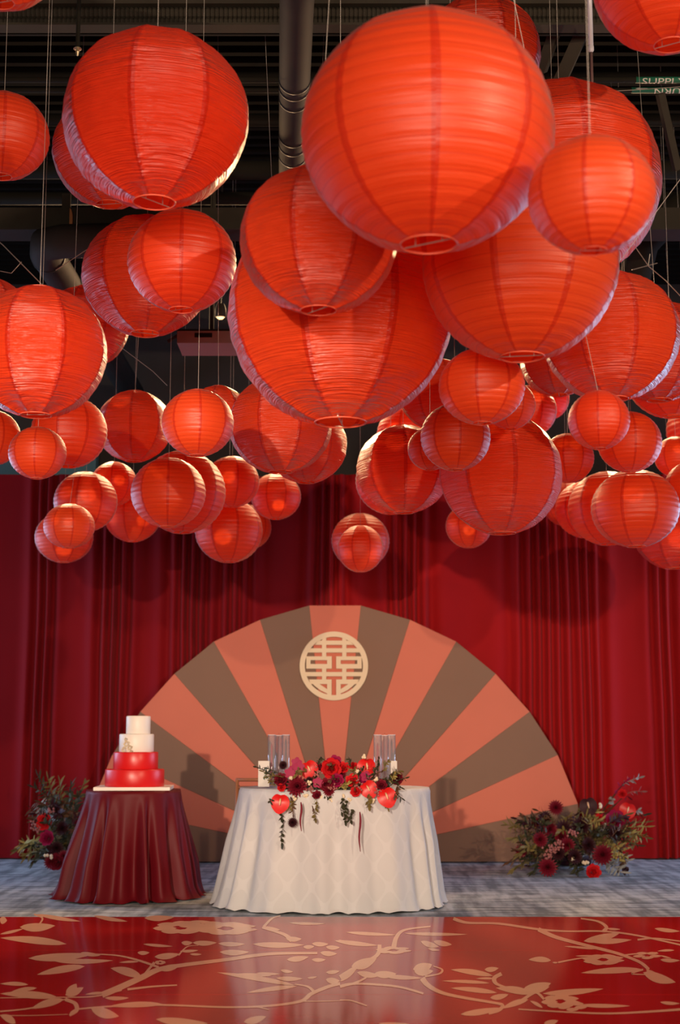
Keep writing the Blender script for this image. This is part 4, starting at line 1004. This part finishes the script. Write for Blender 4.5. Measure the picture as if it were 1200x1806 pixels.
# ---- floor arrangements
def floor_flowers(label, root, Yc, SP, seed):
    t = thing('floor_flowers', label, 'flowers', root); rg = random.Random(seed)
    def Q(px_, py_, Y): return at_y(px_, py_, Y*1.061+1.99)-t.location
    return t, rg, Q
root = at_z(1020, 1532, 0)
t, rg, Q = floor_flowers('spreading floor arrangement of burgundy flowers and olive fronds at the right end of the fan', root, root.y, None, 5)
Y0 = 9.45
MB().lathe((0, 0, 0), [(.10, 0), (.16, .02), (.17, .10), (.12, .13), (.001, .13)], 20).build('bowl', P_DARK, t, True); t.children[0].location = (0, .3, 0)
base = Vector((0, .3, .10))
FR = [(896, 1455, 9.45, P_OLIVE), (905, 1478, 9.2, P_OLIVE), (925, 1440, 9.5, P_BRN), (898, 1520, 9.1, P_BRN), (915, 1505, 9.0, P_OLIVE), (905, 1535, 9.1, P_OLIVE), (1140, 1458, 9.35, P_LIME), (1132, 1472, 9.2, P_LIME), (1120, 1488, 9.1, P_OLIVE), (1138, 1450, 9.5, P_OLIVE),
      (1000, 1440, 9.6, P_OLIVE), (1022, 1425, 9.7, P_OLIVE), (1050, 1432, 9.6, P_LIME), (1060, 1448, 9.3, P_LIME), (1075, 1425, 9.75, P_BRN), (1035, 1440, 9.5, P_OLIVE), (960, 1448, 9.5, P_OLIVE), (945, 1470, 9.3, P_DLEAF), (1095, 1540, 9.0, P_GREY), (1100, 1500, 9.1, P_LIME), (1108, 1520, 9.1, P_GREY), (975, 1540, 9.0, P_DLEAF), (940, 1540, 9.0, P_DLEAF), (1020, 1545, 8.98, P_DLEAF), (1100, 1460, 9.4, P_DLEAF)]
for (a_, b_, Y, m) in FR:
    e = Q(a_, b_, Y); e.z = max(e.z, .03-root.z)
    sprig('frond', curve(base, e, (0, 0, .07), 7), .085, .017, .017, m, t, rg, None, .004)
for (a_, b_, c_, d_, m) in ((1085, 1400, 1105, 1378, P_MAG), (1098, 1385, 1128, 1372, P_GREY), (1105, 1400, 1132, 1396, P_PINK), (1082, 1420, 1080, 1408, P_GREY), (1120, 1434, 1128, 1430, P_GREY), (1090, 1395, 1108, 1405, P_WINE)):
    sprig('leaf_sprig', curve(Q(a_, b_, 9.55), Q(c_, d_, 9.5), (0, 0, .01), 3), .05, .024, .018, m, t, rg, None, .003, sides=1)
    MB().tube(curve(base, Q(a_, b_, 9.55), (.02, 0, .03), 5), .004, 5).build('stem', P_BRN, t)
for k in range(80):
    a_, b_ = rg.uniform(925, 1095), rg.uniform(1450, 1535); Y = rg.uniform(8.95, 9.5); c = Q(a_, b_, Y); c.z = max(c.z, .04)
    e = c+Vector((rg.uniform(-.14, .14)+(a_-1010)*.0012, rg.uniform(-.12, .0), rg.uniform(-.02, .14))); e.z = max(e.z, .02)
    sprig('leaf_sprig', curve(c, e, (0, 0, .02), 3), .06, .026, .022, rg.choice((P_DLEAF, P_DLEAF, P_BRN, P_OLIVE, P_DARK)), t, rg, sides=1)
for (a_, b_, r, Y, m, lb) in ((981, 1424, .05, 9.6, P_WINE, 'wine red flower'), (996, 1463, .062, 9.3, P_DARK, 'near-black dahlia'), (961, 1442, .045, 9.5, P_DARK, 'near-black dahlia'), (972, 1462, .05, 9.25, P_WINE, 'burgundy dahlia'), (1026, 1456, .06, 9.35, P_DARK, 'near-black dahlia'), (948, 1452, .04, 9.5, P_WINE, 'burgundy dahlia'),
                        (954, 1480, .05, 9.1, P_WINE, 'burgundy dahlia'), (1063, 1507, .065, 8.95, P_WINE, 'burgundy dahlia'), (967, 1529, .06, 8.93, P_WINE, 'burgundy dahlia'), (920, 1500, .04, 9.1, P_WINE, 'burgundy dahlia'), (1002, 1490, .05, 9.0, P_WINE, 'burgundy dahlia'), (1040, 1490, .05, 9.0, P_DARK, 'near-black dahlia'), (1015, 1510, .05, 8.92, P_DARK, 'near-black dahlia'), (1088, 1470, .05, 9.2, P_DARK, 'near-black dahlia'), (985, 1505, .045, 8.95, P_DARK, 'near-black dahlia')):
    dahlia('dahlia', Q(a_, b_, Y), (rg.uniform(-.4, .4), -1, .25), r*1.3, m, t, rg, lb)
for (a_, b_, r, Y, m, lb) in ((1086, 1447, .075, 9.3, P_MAG, 'magenta rose'), (1047, 1538, .055, 8.88, P_ROSE, 'red rose'), (1098, 1400, .035, 9.5, P_ROSE, 'red rose'), (1057, 1442, .03, 9.5, P_ROSE, 'red rose'), (990, 1475, .045, 9.1, P_WINE, 'wine red rose')):
    rose('rose', Q(a_, b_, Y), (rg.uniform(-.2, .2), -1, .25), r, m, t, rg, lb)
anthurium(Q(1108, 1428, 9.35), (-.1, -1, .1), .068, t, None, (.3, 0, 1), 'glossy red anthurium'); anthurium(Q(1038, 1420, 9.55), (-.1, -1, .1), .075, t, P_DARK, (-.2, 0, 1), 'near-black anthurium')
MB().tube(curve(base, Q(1108, 1434, 9.38), (.03, 0, .05), 5), .004, 5).build('stem', P_BRN, t); MB().tube(curve(base, Q(1038, 1428, 9.57), (.0, 0, .02), 5), .004, 5).build('stem', P_BRN, t); MB().tube(curve(base, Q(981, 1430, 9.6), (.0, 0, .02), 5), .004, 5).build('stem', P_BRN, t)
for (a_, b_) in ((981, 1496), (968, 1508), (988, 1488), (974, 1500), (1010, 1470)): berries('pink_berries', Q(a_, b_, 8.93), .04, 14, .010, P_PINK, t, rg)
for (a_, b_) in ((1012, 1515), (1030, 1520), (1036, 1523), (1058, 1421), (1068, 1455), (1062, 1462)): berries('cream_buds', Q(a_, b_, 8.92 if b_ > 1480 else 9.4), .015, 3, .014, P_CRM, t, rg)
for (a_, b_) in ((1093, 1506), (1100, 1515), (1085, 1512)): berries('cream_buds', Q(a_, b_, 8.95), .03, 9, .011, P_LIME, t, rg)

root = at_z(98, 1528, 0)
t, rg, Q = floor_flowers('dark floor arrangement of foliage half hidden behind the burgundy cake table', root, root.y, None, 6)
MB().lathe((0, 0, 0), [(.10, 0), (.15, .02), (.16, .10), (.12, .13), (.001, .13)], 20).build('bowl', P_DARK, t, True); t.children[0].location = (0, .35, 0)
base = Vector((0, .35, .10))
for (a_, b_, Y, m) in ((68, 1371, 9.7, P_DLEAF), (85, 1374, 9.7, P_OLIVE), (105, 1378, 9.6, P_OLIVE), (125, 1385, 9.6, P_DLEAF), (148, 1382, 9.6, P_OLIVE), (140, 1400, 9.5, P_DLEAF), (55, 1425, 9.4, P_BRN), (60, 1445, 9.3, P_BRN), (28, 1498, 9.3, P_OLIVE), (40, 1490, 9.2, P_LIME), (45, 1510, 9.1, P_OLIVE), (60, 1518, 9.1, P_DLEAF), (70, 1420, 9.4, P_GREY), (100, 1420, 9.4, P_DLEAF), (112, 1440, 9.3, P_DLEAF), (75, 1470, 9.2, P_OLIVE), (90, 1400, 9.5, P_DLEAF)):
    e = Q(a_, b_, Y); e.z = max(e.z, .03)
    sprig('frond', curve(base, e, (0, 0, .05), 7), .085, .018, .018, m, t, rg, None, .004)
for k in range(40):
    a_, b_ = rg.uniform(75, 135), rg.uniform(1415, 1520); c = Q(a_, b_, rg.uniform(9.1, 9.5)); c.z = max(c.z, .04)
    e = c+Vector((rg.uniform(-.16, .12), rg.uniform(-.12, 0), rg.uniform(-.03, .13))); e.z = max(e.z, .02)
    sprig('leaf_sprig', curve(c, e, (0, 0, .02), 3), .06, .026, .022, rg.choice((P_DLEAF, P_DLEAF, P_BRN, P_DARK)), t, rg, sides=1)
for (a_, b_, r, Y, m, lb) in ((78, 1450, .06, 9.2, P_ROSE, 'dull red rose'), (83, 1478, .055, 9.1, P_MAG, 'magenta rose'), (100, 1520, .06, 9.0, P_WINE, 'wine red rose')):
    rose('rose', Q(a_, b_, Y), (-.2, -1, .2), r, m, t, rg, lb)
for (a_, b_, r, Y) in ((95, 1425, .055, 9.35), (108, 1460, .06, 9.2), (100, 1495, .055, 9.05), (90, 1520, .06, 9.0), (112, 1510, .05, 9.0)):
    dahlia('dahlia', Q(a_, b_, Y), (rg.uniform(-.4, .4), -1, .25), r, P_DARK if b_ < 1500 else P_WINE, t, rg, 'dark dahlia')
for (a_, b_) in ((81, 1509), (90, 1511)): berries('cream_buds', Q(a_, b_, 8.98), .010, 2, .014, P_CRM, t, rg)
for (a_, b_) in ((60, 1455), (66, 1462), (88, 1430)): berries('pink_berries', Q(a_, b_, 9.2), .03, 9, .010, P_PINK, t, rg)
